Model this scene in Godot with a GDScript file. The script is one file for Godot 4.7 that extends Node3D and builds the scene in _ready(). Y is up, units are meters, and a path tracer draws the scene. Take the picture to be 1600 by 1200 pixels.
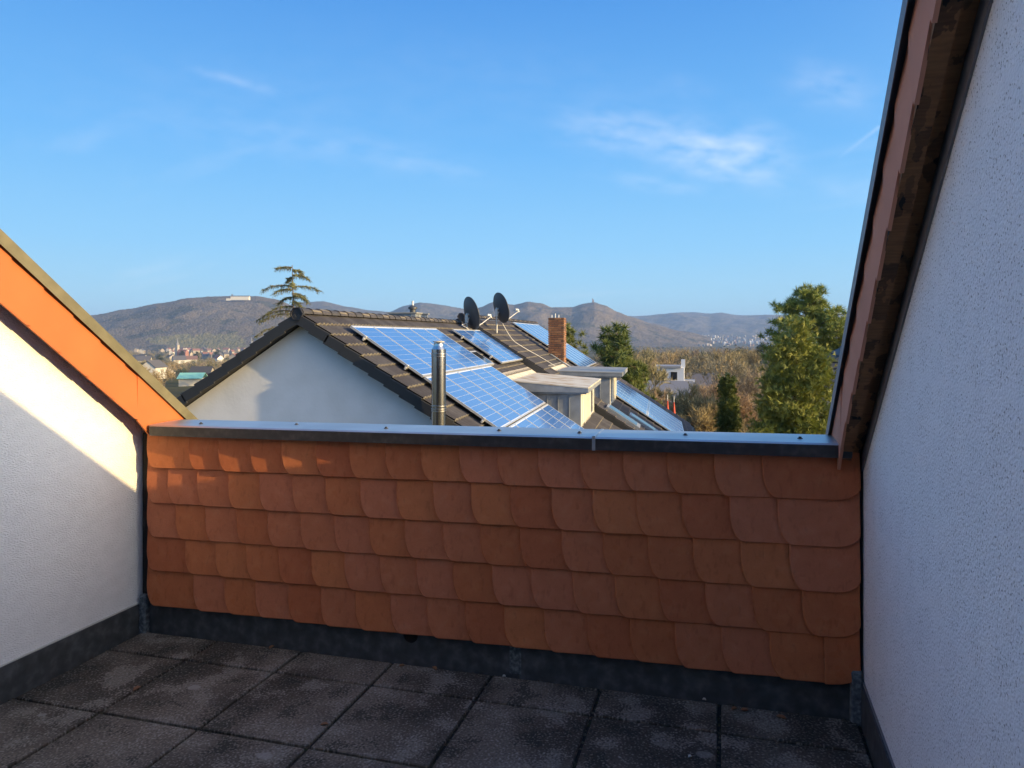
extends Node3D

# ---------------------------------------------------------------- camera numbers (metres; terrace floor is y = 0)
const EYE := Vector3(1.012, 1.556, 2.859)
const YAW := 0.2887
const FOCAL := 1105.0        # in units of the photograph's pixels (1600 wide)
const HORIZON := 525.0
const SUN_TO := Vector3(1.0, 0.236, 0.07)

var M := {}
var taken := {}
var rng := RandomNumberGenerator.new()

# ---------------------------------------------------------------- a small mesh collector
class Shape:
	var v := PackedVector3Array()
	var n := PackedVector3Array()
	var c := PackedColorArray()
	var t := PackedVector2Array()
	var col := Color(1, 1, 1)
	func tri(a: Vector3, b: Vector3, d: Vector3) -> void:
		var nn := (d - a).cross(b - a).normalized()
		v.append(a); v.append(b); v.append(d)
		n.append(nn); n.append(nn); n.append(nn)
		c.append(col); c.append(col); c.append(col)
	func trin(a: Vector3, b: Vector3, d: Vector3, na: Vector3, nb: Vector3, nd: Vector3) -> void:
		v.append(a); v.append(b); v.append(d)
		n.append(na); n.append(nb); n.append(nd)
		c.append(col); c.append(col); c.append(col)
	func quad(a: Vector3, b: Vector3, d: Vector3, e: Vector3) -> void:
		tri(a, b, d); tri(a, d, e)
	# a box on three edge vectors from a corner
	func slab(o: Vector3, x: Vector3, y: Vector3, z: Vector3) -> void:
		quad(o, o + x, o + x + y, o + y)
		quad(o + z, o + z + y, o + z + x + y, o + z + x)
		quad(o, o + z, o + z + x, o + x)
		quad(o + y, o + y + x, o + y + x + z, o + y + z)
		quad(o, o + y, o + y + z, o + z)
		quad(o + x, o + x + z, o + x + y + z, o + x + y)
	func box(a: Vector3, b: Vector3) -> void:
		slab(a, Vector3(b.x - a.x, 0, 0), Vector3(0, b.y - a.y, 0), Vector3(0, 0, b.z - a.z))
	# a box with bevelled edges
	func bevel(a: Vector3, b: Vector3, r: float) -> void:
		var m := (a + b) * 0.5
		var h := (b - a) * 0.5
		for ax in 3:
			for s in [-1.0, 1.0]:
				var f := [Vector3.ZERO, Vector3.ZERO, Vector3.ZERO, Vector3.ZERO]
				var p := (ax + 1) % 3
				var q := (ax + 2) % 3
				var k := 0
				for e in [[-1, -1], [1, -1], [1, 1], [-1, 1]]:
					var w := Vector3.ZERO
					w[ax] = h[ax] * s
					w[p] = (h[p] - r) * e[0]
					w[q] = (h[q] - r) * e[1]
					f[k] = m + w
					k += 1
				quad(f[0], f[1], f[2], f[3])
			for s1 in [-1.0, 1.0]:
				for s2 in [-1.0, 1.0]:
					var p2 := (ax + 1) % 3
					var q2 := (ax + 2) % 3
					var w1 := Vector3.ZERO
					w1[p2] = h[p2] * s1
					w1[q2] = (h[q2] - r) * s2
					var w2 := Vector3.ZERO
					w2[p2] = (h[p2] - r) * s1
					w2[q2] = h[q2] * s2
					var e1 := Vector3.ZERO
					e1[ax] = h[ax] - r
					quad(m + w1 - e1, m + w1 + e1, m + w2 + e1, m + w2 - e1)
		for s1 in [-1.0, 1.0]:
			for s2 in [-1.0, 1.0]:
				for s3 in [-1.0, 1.0]:
					tri(m + Vector3(h.x * s1, (h.y - r) * s2, (h.z - r) * s3), m + Vector3((h.x - r) * s1, h.y * s2, (h.z - r) * s3), m + Vector3((h.x - r) * s1, (h.y - r) * s2, h.z * s3))
	# tapered round bar
	func bar(a: Vector3, b: Vector3, ra: float, rb: float, sides := 6, caps := false) -> void:
		var d := (b - a).normalized()
		var x := d.cross(Vector3.UP if absf(d.y) < 0.9 else Vector3.RIGHT).normalized()
		var y := d.cross(x)
		for k in sides:
			var p := TAU * k / sides
			var q := TAU * (k + 1) / sides
			var u := x * cos(p) + y * sin(p)
			var w := x * cos(q) + y * sin(q)
			trin(a + u * ra, b + u * rb, b + w * rb, u, u, w)
			trin(a + u * ra, b + w * rb, a + w * ra, u, w, w)
			if caps:
				tri(b, b + w * rb, b + u * rb)
				tri(a, a + u * ra, a + w * ra)
	# turned profile: pairs (radius, height) round an axis
	func lathe(o: Vector3, axis: Vector3, prof: Array, sides := 24) -> void:
		var d := axis.normalized()
		var x := d.cross(Vector3.UP if absf(d.y) < 0.9 else Vector3.RIGHT).normalized()
		var y := d.cross(x)
		for i in prof.size() - 1:
			var p0: Vector2 = prof[i]
			var p1: Vector2 = prof[i + 1]
			var sl := Vector2(p1.y - p0.y, p0.x - p1.x).normalized()
			for k in sides:
				var p := TAU * k / sides
				var q := TAU * (k + 1) / sides
				var u := x * cos(p) + y * sin(p)
				var w := x * cos(q) + y * sin(q)
				var nu := u * sl.x + d * sl.y
				var nw := w * sl.x + d * sl.y
				trin(o + u * p0.x + d * p0.y, o + u * p1.x + d * p1.y, o + w * p1.x + d * p1.y, nu, nu, nw)
				trin(o + u * p0.x + d * p0.y, o + w * p1.x + d * p1.y, o + w * p0.x + d * p0.y, nu, nw, nw)
	# polygon in a plane (o, x, y), extruded along z by t
	func plate(o: Vector3, x: Vector3, y: Vector3, z: Vector3, pts: PackedVector2Array) -> void:
		var ix := Geometry2D.triangulate_polygon(pts)
		for k in range(0, ix.size(), 3):
			var a := o + x * pts[ix[k]].x + y * pts[ix[k]].y
			var b := o + x * pts[ix[k + 1]].x + y * pts[ix[k + 1]].y
			var d := o + x * pts[ix[k + 2]].x + y * pts[ix[k + 2]].y
			tri(a, b, d)
			tri(a + z, d + z, b + z)
		for k in pts.size():
			var p := pts[k]
			var q := pts[(k + 1) % pts.size()]
			var a2 := o + x * p.x + y * p.y
			var b2 := o + x * q.x + y * q.y
			quad(a2, a2 + z, b2 + z, b2)
	func mesh() -> ArrayMesh:
		var arr := []
		arr.resize(Mesh.ARRAY_MAX)
		arr[Mesh.ARRAY_VERTEX] = v
		arr[Mesh.ARRAY_NORMAL] = n
		arr[Mesh.ARRAY_COLOR] = c
		if t.size() == v.size():
			arr[Mesh.ARRAY_TEX_UV] = t
		var m := ArrayMesh.new()
		m.add_surface_from_arrays(Mesh.PRIMITIVE_TRIANGLES, arr)
		return m

# ---------------------------------------------------------------- naming and tagging
func numbered(called: String) -> String:
	if not taken.has(called):
		taken[called] = 0
		return called
	taken[called] += 1
	return "%s_%03d" % [called, taken[called]]

func thing(called: String, label: String, category: String, at := Vector3.ZERO, group := "") -> Node3D:
	var o := Node3D.new()
	o.name = numbered(called)
	o.position = at
	add_child(o)
	tag(o, label, category, group)
	return o

func tag(o: Node, label: String, category: String, group := "") -> void:
	o.set_meta("label", label)
	o.set_meta("category", category)
	if group:
		o.set_meta("group", group)

func part(called: String, mesh: Mesh, material: Material, parent: Node, at := Vector3.ZERO) -> MeshInstance3D:
	var o := MeshInstance3D.new()
	o.name = called
	o.mesh = mesh
	o.material_override = material
	o.position = at
	parent.add_child(o, true)
	return o

func structure(called: String, mesh: Mesh, material: Material) -> MeshInstance3D:
	var o := MeshInstance3D.new()
	o.name = numbered(called)
	o.mesh = mesh
	o.material_override = material
	o.set_meta("kind", "structure")
	add_child(o)
	return o

# a point from a bearing (column of the photograph), a height line and a forward distance in metres
func at(px: float, py: float, depth: float) -> Vector3:
	var fw := Vector3(-sin(YAW), 0, -cos(YAW))
	var rt := Vector3(cos(YAW), 0, -sin(YAW))
	return EYE + (fw + rt * ((px - 800.0) / FOCAL) + Vector3.UP * ((HORIZON - py) / FOCAL)) * depth

func lin(r: float, g: float, b: float, a := 1.0) -> Color:
	return Color(r, g, b, a).linear_to_srgb()

# ---------------------------------------------------------------- materials
func noise_tex(seed_: int, freq: float, lo: Color, hi: Color, size := 512, mid := Color(0, 0, 0, 0), kind := FastNoiseLite.TYPE_SIMPLEX_SMOOTH, octaves := 4) -> ImageTexture:
	var f := FastNoiseLite.new()
	f.seed = seed_
	f.noise_type = kind
	f.frequency = freq
	f.fractal_octaves = octaves
	var im := f.get_seamless_image(size, size)
	var g := Gradient.new()
	g.set_color(0, lo)
	g.set_color(1, hi)
	if mid.a > 0:
		g.add_point(0.5, mid)
	var o := Image.create(size, size, false, Image.FORMAT_RGB8)
	for y in size:
		for x in size:
			o.set_pixel(x, y, g.sample(im.get_pixel(x, y).r))
	return ImageTexture.create_from_image(o)

func grey_tex(seed_: int, freq: float, size := 512, octaves := 4, kind := FastNoiseLite.TYPE_SIMPLEX_SMOOTH) -> ImageTexture:
	var f := FastNoiseLite.new()
	f.seed = seed_
	f.noise_type = kind
	f.frequency = freq
	f.fractal_octaves = octaves
	return ImageTexture.create_from_image(f.get_seamless_image(size, size))

func mat(called: String, color: Color, rough := 0.8, metal := 0.0) -> StandardMaterial3D:
	var m := StandardMaterial3D.new()
	m.resource_name = called
	m.albedo_color = color
	m.roughness = rough
	m.metallic = metal
	M[called] = m
	return m

func tri_map(m: StandardMaterial3D, scale: float, world := true) -> void:
	m.uv1_triplanar = true
	m.uv1_world_triplanar = world
	m.uv1_scale = Vector3.ONE * scale

func relief(m: StandardMaterial3D, t: Texture2D, cm: float) -> void:
	m.heightmap_enabled = true
	m.heightmap_texture = t
	m.heightmap_scale = cm

func materials() -> void:
	var plaster_h := grey_tex(3, 0.11, 512, 4)
	var p := mat("plaster_left", Color.WHITE, 0.92)
	p.albedo_texture = noise_tex(11, 0.012, lin(0.79, 0.785, 0.77), lin(0.86, 0.855, 0.84), 512)
	tri_map(p, 1.5)
	p.uv1_scale = Vector3(1.3, 2.6, 1.3)
	relief(p, plaster_h, 0.36)
	p = mat("plaster_right", Color.WHITE, 0.92)
	p.albedo_texture = plaster_speck()
	tri_map(p, 1.7)
	relief(p, grey_tex(5, 0.11, 512, 4), 0.28)
	p = mat("plaster_gable", Color.WHITE, 0.9)
	p.albedo_texture = noise_tex(12, 0.01, lin(0.70, 0.69, 0.66), lin(0.80, 0.79, 0.77), 256)
	tri_map(p, 0.5)
	relief(p, grey_tex(6, 0.1, 256, 3), 0.12)
	# clay tiles: six tones of the same engobed clay
	var grain := clay_tex()
	var tones := [[0.60, 0.195, 0.078], [0.56, 0.178, 0.072], [0.63, 0.212, 0.084], [0.59, 0.200, 0.092], [0.54, 0.165, 0.070], [0.60, 0.205, 0.100]]
	for k in tones.size():
		var q := mat("clay_%d" % k, lin(tones[k][0], tones[k][1], tones[k][2]), 0.42)
		q.albedo_texture = grain
		tri_map(q, 1.7)
		q.roughness_texture = grey_tex(30 + k, 0.02, 256, 3)
		q.roughness = 0.95
		q.metallic_specular = 0.22
		relief(q, grey_tex(27, 0.09, 256, 3), 0.05)
	p = mat("clay_orange", lin(0.50, 0.135, 0.032), 0.7)
	p.albedo_texture = noise_tex(22, 0.008, lin(0.9, 0.87, 0.85), lin(1, 1, 1), 256)
	tri_map(p, 1.2)
	p = mat("clay_verge", lin(0.60, 0.27, 0.165), 0.95)
	p.albedo_texture = noise_tex(23, 0.01, lin(0.86, 0.84, 0.84), lin(1, 1, 1), 256)
	tri_map(p, 1.1)
	p = mat("lead", Color.WHITE, 0.62, 0.0)
	p.albedo_texture = noise_tex(41, 0.018, lin(0.040, 0.044, 0.046), lin(0.11, 0.118, 0.125), 512, lin(0.06, 0.065, 0.068))
	tri_map(p, 1.4)
	relief(p, grey_tex(42, 0.02, 256, 4), 0.25)
	p = mat("lead_pale", Color.WHITE, 0.8)
	p.albedo_texture = noise_tex(43, 0.05, lin(0.045, 0.055, 0.06), lin(0.24, 0.28, 0.30), 256, lin(0.10, 0.12, 0.13))
	tri_map(p, 3.0)
	p = mat("cap_metal", Color.WHITE, 0.38, 0.75)
	p.albedo_texture = noise_tex(44, 0.01, lin(0.42, 0.43, 0.44), lin(0.55, 0.56, 0.57), 256)
	tri_map(p, 1.0)
	p = mat("cap_lip", Color.WHITE, 0.5, 0.2)
	p.albedo_texture = noise_tex(45, 0.03, lin(0.035, 0.032, 0.03), lin(0.10, 0.09, 0.08), 256, lin(0.05, 0.045, 0.042))
	tri_map(p, 2.0)
	p = mat("verge_metal", Color.WHITE, 0.5, 0.15)
	p.albedo_texture = noise_tex(46, 0.02, lin(0.13, 0.115, 0.062), lin(0.20, 0.175, 0.10), 256)
	tri_map(p, 1.5)
	mat("black_felt", lin(0.012, 0.011, 0.011), 0.9)
	mat("strip_metal", lin(0.19, 0.195, 0.205), 0.55, 0.2)
	p = mat("old_wood", Color.WHITE, 0.85)
	p.albedo_texture = peeled_wood()
	tri_map(p, 1.6, false)
	relief(p, grey_tex(48, 0.05, 256, 4), 0.15)
	mat("screw", lin(0.06, 0.065, 0.07), 0.45, 0.6)
	p = mat("slab_bed", lin(0.014, 0.013, 0.011), 0.95)
	p = mat("paving", Color.WHITE, 0.93)
	p.albedo_texture = paving_tex()
	relief(p, grey_tex(52, 0.09, 512, 4), 0.0)
	p.heightmap_enabled = false
	mat("dead_leaf", lin(0.22, 0.10, 0.045), 0.8)
	mat("pale_bit", lin(0.55, 0.54, 0.5), 0.8)
	# neighbour
	p = mat("pan_tile", Color.WHITE, 0.7)
	p.vertex_color_use_as_albedo = true
	p.albedo_texture = noise_tex(61, 0.03, lin(0.55, 0.52, 0.5), lin(1, 1, 1), 256)
	tri_map(p, 0.9)
	p = mat("verge_tile", Color.WHITE, 0.6)
	p.vertex_color_use_as_albedo = true
	mat("pv_cell", lin(0.075, 0.20, 0.50), 0.12).metallic_specular = 0.55
	M.pv_cell.albedo_texture = noise_tex(62, 0.06, lin(0.75, 0.75, 0.8), lin(1, 1, 1), 256, Color(0, 0, 0, 0), FastNoiseLite.TYPE_CELLULAR, 1)
	tri_map(M.pv_cell, 2.0)
	mat("pv_back", lin(0.70, 0.74, 0.80), 0.12)
	mat("alu", lin(0.62, 0.62, 0.60), 0.35, 0.5)
	mat("black_rail", lin(0.012, 0.012, 0.013), 0.7)
	mat("steel", lin(0.62, 0.60, 0.57), 0.17, 1.0)
	mat("steel_dull", lin(0.5, 0.48, 0.45), 0.32, 1.0)
	mat("dish", lin(0.055, 0.06, 0.068), 0.45)
	mat("galv", lin(0.5, 0.5, 0.48), 0.45, 0.4)
	mat("white_plastic", lin(0.7, 0.7, 0.66), 0.5)
	mat("cable", lin(0.62, 0.60, 0.55), 0.6)
	p = mat("zinc", Color.WHITE, 0.5, 0.15)
	p.albedo_texture = noise_tex(63, 0.012, lin(0.20, 0.22, 0.24), lin(0.32, 0.34, 0.36), 256)
	tri_map(p, 0.8)
	p = mat("zinc_stained", Color.WHITE, 0.75)
	p.albedo_texture = noise_tex(64, 0.012, lin(0.36, 0.22, 0.10), lin(0.64, 0.60, 0.50), 256, lin(0.58, 0.52, 0.41))
	tri_map(p, 0.45)
	p = mat("zinc_roof", Color.WHITE, 0.6)
	p.albedo_texture = noise_tex(65, 0.02, lin(0.24, 0.24, 0.22), lin(0.36, 0.36, 0.33), 256)
	tri_map(p, 0.6)
	mat("cream_cladding", lin(0.60, 0.57, 0.48), 0.7)
	mat("window_dark", lin(0.02, 0.022, 0.025), 0.08)
	mat("window_frame", lin(0.62, 0.62, 0.6), 0.5)
	mat("mortar", lin(0.24, 0.20, 0.16), 0.95)
	for k in 4:
		var bt = [[0.27, 0.125, 0.062], [0.21, 0.095, 0.052], [0.32, 0.155, 0.075], [0.14, 0.075, 0.05]][k]
		mat("brick_%d" % k, lin(bt[0], bt[1], bt[2]), 0.9)
	p = mat("bark", Color.WHITE, 0.95)
	p.vertex_color_use_as_albedo = true
	p = mat("leafage", Color.WHITE, 0.7)
	p.vertex_color_use_as_albedo = true
	p.backlight_enabled = true
	p.backlight = lin(0.10, 0.13, 0.02)
	p = mat("painted", Color.WHITE, 0.85)
	p.vertex_color_use_as_albedo = true
	p = mat("terrain", Color.WHITE, 1.0)
	p.vertex_color_use_as_albedo = true
	p.metallic_specular = 0.1
	mat("red_canvas", lin(0.55, 0.09, 0.05), 0.8)
	mat("verdigris", lin(0.22, 0.50, 0.42), 0.7)

func plaster_speck() -> ImageTexture:
	var f := FastNoiseLite.new()
	f.seed = 71
	f.frequency = 0.11
	f.fractal_octaves = 2
	var a := f.get_seamless_image(512, 512)
	f.seed = 72
	f.frequency = 0.01
	var b := f.get_seamless_image(512, 512)
	var o := Image.create(512, 512, false, Image.FORMAT_RGB8)
	for y in 512:
		for x in 512:
			var s := 0.84 + 0.05 * b.get_pixel(x, y).r
			var c := Color(s, s, s * 0.99)
			var k := a.get_pixel(x, y).r
			var lim := 0.22 + 0.07 * b.get_pixel((x + 200) % 512, y).r
			if k < lim:
				c = c.lerp(Color(0.24, 0.22, 0.19), clampf((lim - k) * 14.0, 0, 0.85))
			o.set_pixel(x, y, c.linear_to_srgb())
	return ImageTexture.create_from_image(o)

# boards whose dark paint has come off in flakes
func peeled_wood() -> ImageTexture:
	var f := FastNoiseLite.new()
	f.seed = 81
	f.frequency = 0.012
	f.fractal_octaves = 5
	var g := FastNoiseLite.new()
	g.seed = 82
	g.frequency = 0.03
	var o := Image.create(512, 512, false, Image.FORMAT_RGB8)
	for y in 512:
		for x in 512:
			var k := f.get_noise_2d(x, y * 0.8)
			var w := 0.5 + 0.5 * g.get_noise_2d(x * 0.35, y * 5.0)
			var c := Color(0.13, 0.058, 0.024).lerp(Color(0.32, 0.155, 0.062), w)
			if k > 0.19:
				c = Color(0.010, 0.008, 0.008)
			elif k > 0.175:
				c = c.lerp(Color(0.010, 0.008, 0.008), 0.6)
			o.set_pixel(x, y, c.linear_to_srgb())
	return ImageTexture.create_from_image(o)

# 4.4 m of washed-concrete paving: dirt, lichen, pale spots
func paving_tex() -> ImageTexture:
	var n := 1024
	var f := FastNoiseLite.new()
	f.seed = 91
	f.frequency = 0.006
	f.fractal_octaves = 5
	var g := FastNoiseLite.new()
	g.seed = 92
	g.frequency = 0.35
	g.fractal_octaves = 2
	var h := FastNoiseLite.new()
	h.seed = 93
	h.frequency = 0.016
	h.fractal_octaves = 4
	var o := Image.create(n, n, false, Image.FORMAT_RGB8)
	for y in n:
		for x in n:
			var a := 0.5 + 0.5 * f.get_noise_2d(x, y)
			var b := g.get_noise_2d(x, y)
			var d := h.get_noise_2d(x, y)
			var c := Color(0.052, 0.041, 0.029).lerp(Color(0.145, 0.116, 0.086), smoothstep(0.3, 0.75, a))
			var e := d + 0.35 * b
			if e > 0.16:
				c = c.lerp(Color(0.21, 0.18, 0.145), clampf((e - 0.16) * 4.0, 0.0, 0.7))
			elif e < -0.34:
				c = c.lerp(Color(0.02, 0.021, 0.015), 0.7)
			c = c * (1.0 + 0.62 * b)
			if b > 0.40:
				c = c.lerp(Color(0.36, 0.34, 0.30), 0.4)
			o.set_pixel(x, y, Color(c.r, c.g, c.b).linear_to_srgb())
	var r := RandomNumberGenerator.new()
	r.seed = 94
	for k in 46:
		var cx := r.randi_range(20, n - 20)
		var cy := r.randi_range(20, n - 20)
		var rad := r.randf_range(2.5, 8.0)
		var pale := r.randf_range(0.35, 0.9)
		for y in range(-12, 13):
			for x in range(-12, 13):
				var e := Vector2(x, y * 1.4).length() + 2.2 * h.get_noise_2d((cx + x) * 6.0, (cy + y) * 6.0)
				if e < rad and cx + x >= 0 and cy + y >= 0 and cx + x < n and cy + y < n:
					var was := o.get_pixel(cx + x, cy + y)
					o.set_pixel(cx + x, cy + y, was.lerp(lin(0.27, 0.25, 0.22), pale * clampf((rad - e) * 0.7, 0.0, 1.0)))
	return ImageTexture.create_from_image(o)

# fired clay: fine grain, dark specks, weathered runs and dusty patches
func clay_tex() -> ImageTexture:
	var n := 1024
	var f := FastNoiseLite.new()
	f.seed = 201
	f.frequency = 0.006
	f.fractal_octaves = 4
	var g := FastNoiseLite.new()
	g.seed = 202
	g.frequency = 0.22
	g.fractal_octaves = 2
	var k := FastNoiseLite.new()
	k.seed = 203
	k.frequency = 0.02
	k.fractal_octaves = 3
	var o := Image.create(n, n, false, Image.FORMAT_RGB8)
	for y in n:
		for x in n:
			var a := f.get_noise_2d(x, y)
			var b := g.get_noise_2d(x, y)
			var run := k.get_noise_2d(x * 0.8, y * 0.35)
			var c := Color(0.90, 0.89, 0.88) * (1.0 + 0.10 * b + 0.10 * a)
			if a + 0.22 * b > 0.26:
				c = c.lerp(Color(0.95, 1.25, 1.55), clampf((a + 0.22 * b - 0.26) * 1.4, 0.0, 0.42))
			if run + 0.3 * b > 0.30:
				c = c.lerp(Color(0.45, 0.42, 0.40), clampf((run + 0.3 * b - 0.30) * 1.2, 0.0, 0.32))
			if b < -0.52:
				c = c.lerp(Color(0.25, 0.25, 0.27), 0.6)
			o.set_pixel(x, y, Color(clampf(c.r, 0, 1), clampf(c.g, 0, 1), clampf(c.b, 0, 1)).linear_to_srgb())
	return ImageTexture.create_from_image(o)

# ---------------------------------------------------------------- sky
func sky_image() -> Image:
	var w := 2560
	var h := 1280
	var data := PackedFloat32Array()
	data.resize(w * h * 3)
	var stops := [[-0.02, Vector3(0.200, 0.312, 0.368)], [0, Vector3(0.200, 0.320, 0.376)], [0.04, Vector3(0.178, 0.317, 0.400)], [0.12, Vector3(0.122, 0.273, 0.420)], [0.25, Vector3(0.068, 0.207, 0.400)], [0.43, Vector3(0.035, 0.137, 0.337)], [0.65, Vector3(0.027, 0.112, 0.298)], [1, Vector3(0.022, 0.090, 0.263)]]
	var f := FastNoiseLite.new()
	f.seed = 7
	f.frequency = 1.0
	f.fractal_octaves = 5
	f.fractal_gain = 0.55
	var g := FastNoiseLite.new()
	g.seed = 8
	g.frequency = 1.0
	g.fractal_octaves = 3
	var sun := SUN_TO.normalized()
	# wisps and trails seen from the terrace: bearing of the photograph's columns and rows, reach, strength
	var wisps := [[1010, 205, 90, 30, 0.30], [1105, 235, 60, 34, 0.62], [1190, 240, 45, 40, 0.55], [1020, 288, 70, 10, 0.35], [940, 212, 60, 26, 0.28], [1300, 135, 60, 34, 0.35], [1340, 300, 60, 14, 0.20], [540, 230, 150, 26, 0.14], [680, 262, 80, 16, 0.16], [300, 200, 240, 34, 0.08], [420, 150, 300, 50, 0.06], [1060, 132, 40, 14, 0.14], [820, 130, 300, 60, 0.06], [1130, 270, 90, 16, 0.30]]
	var fw := Vector3(-sin(YAW), 0, -cos(YAW))
	var rt := Vector3(cos(YAW), 0, -sin(YAW))
	for y in h:
		var el := PI * (0.5 - (y + 0.5) / h)
		var sy := sin(el)
		var base: Vector3 = stops[0][1]
		for k in stops.size() - 1:
			if sy >= stops[k][0]:
				base = (stops[k][1] as Vector3).lerp(stops[k + 1][1], clampf((sy - stops[k][0]) / (stops[k + 1][0] - stops[k][0]), 0, 1))
		if sy < -0.02:
			base = Vector3(0.10, 0.10, 0.09)
		for x in w:
			var c := base
			if sy > -0.02:
				var az := TAU * (x + 0.5) / w
				var d := Vector3(sin(az) * cos(el), sy, -cos(az) * cos(el))
				# the bright air round a low sun
				var cs := d.dot(sun)
				if cs > 0.0:
					var glow := pow(cs, 2.5) * 0.40 + pow(cs, 8.0) * 1.5 + pow(cs, 60.0) * 3.5
					c += Vector3(1.0, 0.86, 0.64) * glow
				var far := 1.0 / (sy + 0.12)
				var p := Vector2(d.x, d.z) * far
				var q := Vector2(p.x * 0.9 + p.y * 0.35, p.y * 0.9 - p.x * 0.35)
				var veil := smoothstep(0.05, 0.6, f.get_noise_2d(q.x * 0.45, q.y * 1.7)) * smoothstep(-0.1, 0.5, g.get_noise_2d(p.x * 0.35, p.y * 0.35)) * 0.10
				var z := d.dot(fw)
				if z > 0.4:
					var px := 800.0 + FOCAL * d.dot(rt) / z
					var py := HORIZON - FOCAL * sy / z
					if px > -100 and px < 1700 and py > -120:
						var tear := clampf(0.62 + 0.95 * f.get_noise_2d(px * 0.010 + py * 0.006, py * 0.030 - px * 0.004), 0.0, 1.4)
						for s in wisps:
							var ex = (px - s[0]) / s[2]
							var ey = (py - s[1] - 0.16 * (px - s[0])) / s[3]
							var e = ex * ex + ey * ey
							if e < 6.0:
								veil += s[4] * exp(-e) * tear * 0.56
						# two vapour trails
						var l1 := Vector2(px - 1374, py - 198).dot(Vector2(-0.79, 0.61))
						var o1 := absf(Vector2(px - 1374, py - 198).dot(Vector2(0.61, 0.79)))
						if l1 > 0 and l1 < 90:
							veil += 0.36 * exp(-o1 * o1 / 2.2) * (1.0 - l1 / 90.0)
						var l2 := Vector2(px - 270, py - 100).dot(Vector2(0.965, 0.262))
						var o2 := absf(Vector2(px - 270, py - 100).dot(Vector2(-0.262, 0.965)))
						if l2 > 0 and l2 < 215:
							veil += 0.16 * exp(-o2 * o2 / 40.0) * sin(PI * l2 / 215.0) * tear
				c = c.lerp(Vector3(0.43, 0.455, 0.49), clampf(veil, 0.0, 0.85))
			var i := (y * w + x) * 3
			data[i] = c.x
			data[i + 1] = c.y
			data[i + 2] = c.z
	return Image.create_from_data(w, h, false, Image.FORMAT_RGBF, data.to_byte_array())

func _ready() -> void:
	rng.seed = 20240211
	# camera: level, turned a little to the left, lens shifted down (the uprights of the photograph are parallel)
	var cam := Camera3D.new()
	cam.name = "camera"
	add_child(cam)
	cam.position = EYE
	cam.rotation.y = YAW
	cam.set_frustum(2.0 * 0.05 * 600.0 / FOCAL, Vector2(0, -(600.0 - HORIZON) / FOCAL * 0.05), 0.05, 20000.0)
	cam.current = true
	# sky, air, exposure
	var env := Environment.new()
	var sky := Sky.new()
	var pan := PanoramaSkyMaterial.new()
	pan.panorama = ImageTexture.create_from_image(sky_image())
	sky.sky_material = pan
	env.background_mode = Environment.BG_SKY
	env.sky = sky
	env.tonemap_mode = Environment.TONE_MAPPER_LINEAR
	env.tonemap_exposure = 2.5
	env.sdfgi_enabled = true
	env.ssao_enabled = true
	env.ssil_enabled = true
	env.fog_enabled = true
	env.fog_density = 0.00011
	env.fog_light_color = Color(0.66, 0.80, 1.0)
	var we := WorldEnvironment.new()
	we.name = "world_environment"
	we.environment = env
	add_child(we)
	var sun := DirectionalLight3D.new()
	sun.name = "sun"
	add_child(sun)
	sun.look_at_from_position(SUN_TO.normalized() * 100.0, Vector3.ZERO)
	sun.light_energy = 0.9
	sun.light_color = Color(1.0, 0.86, 0.60)
	sun.light_angular_distance = 0.5
	sun.shadow_enabled = true
	materials()
	print("materials ", Time.get_ticks_msec())
	terrace()
	neighbours()
	print("houses ", Time.get_ticks_msec())
	landscape()
	print("landscape ", Time.get_ticks_msec())
	greenery()
	print("greenery ", Time.get_ticks_msec())

# ---------------------------------------------------------------- the terrace
const LEFT_X := -2.001
const WALL_Z := -0.2423
const LEAN := 0.0139         # the parapet runs up a little to the right
const FALL := 0.0177         # so does the paving
const PITCH := 0.797         # rise of the roof per metre towards the house

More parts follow.
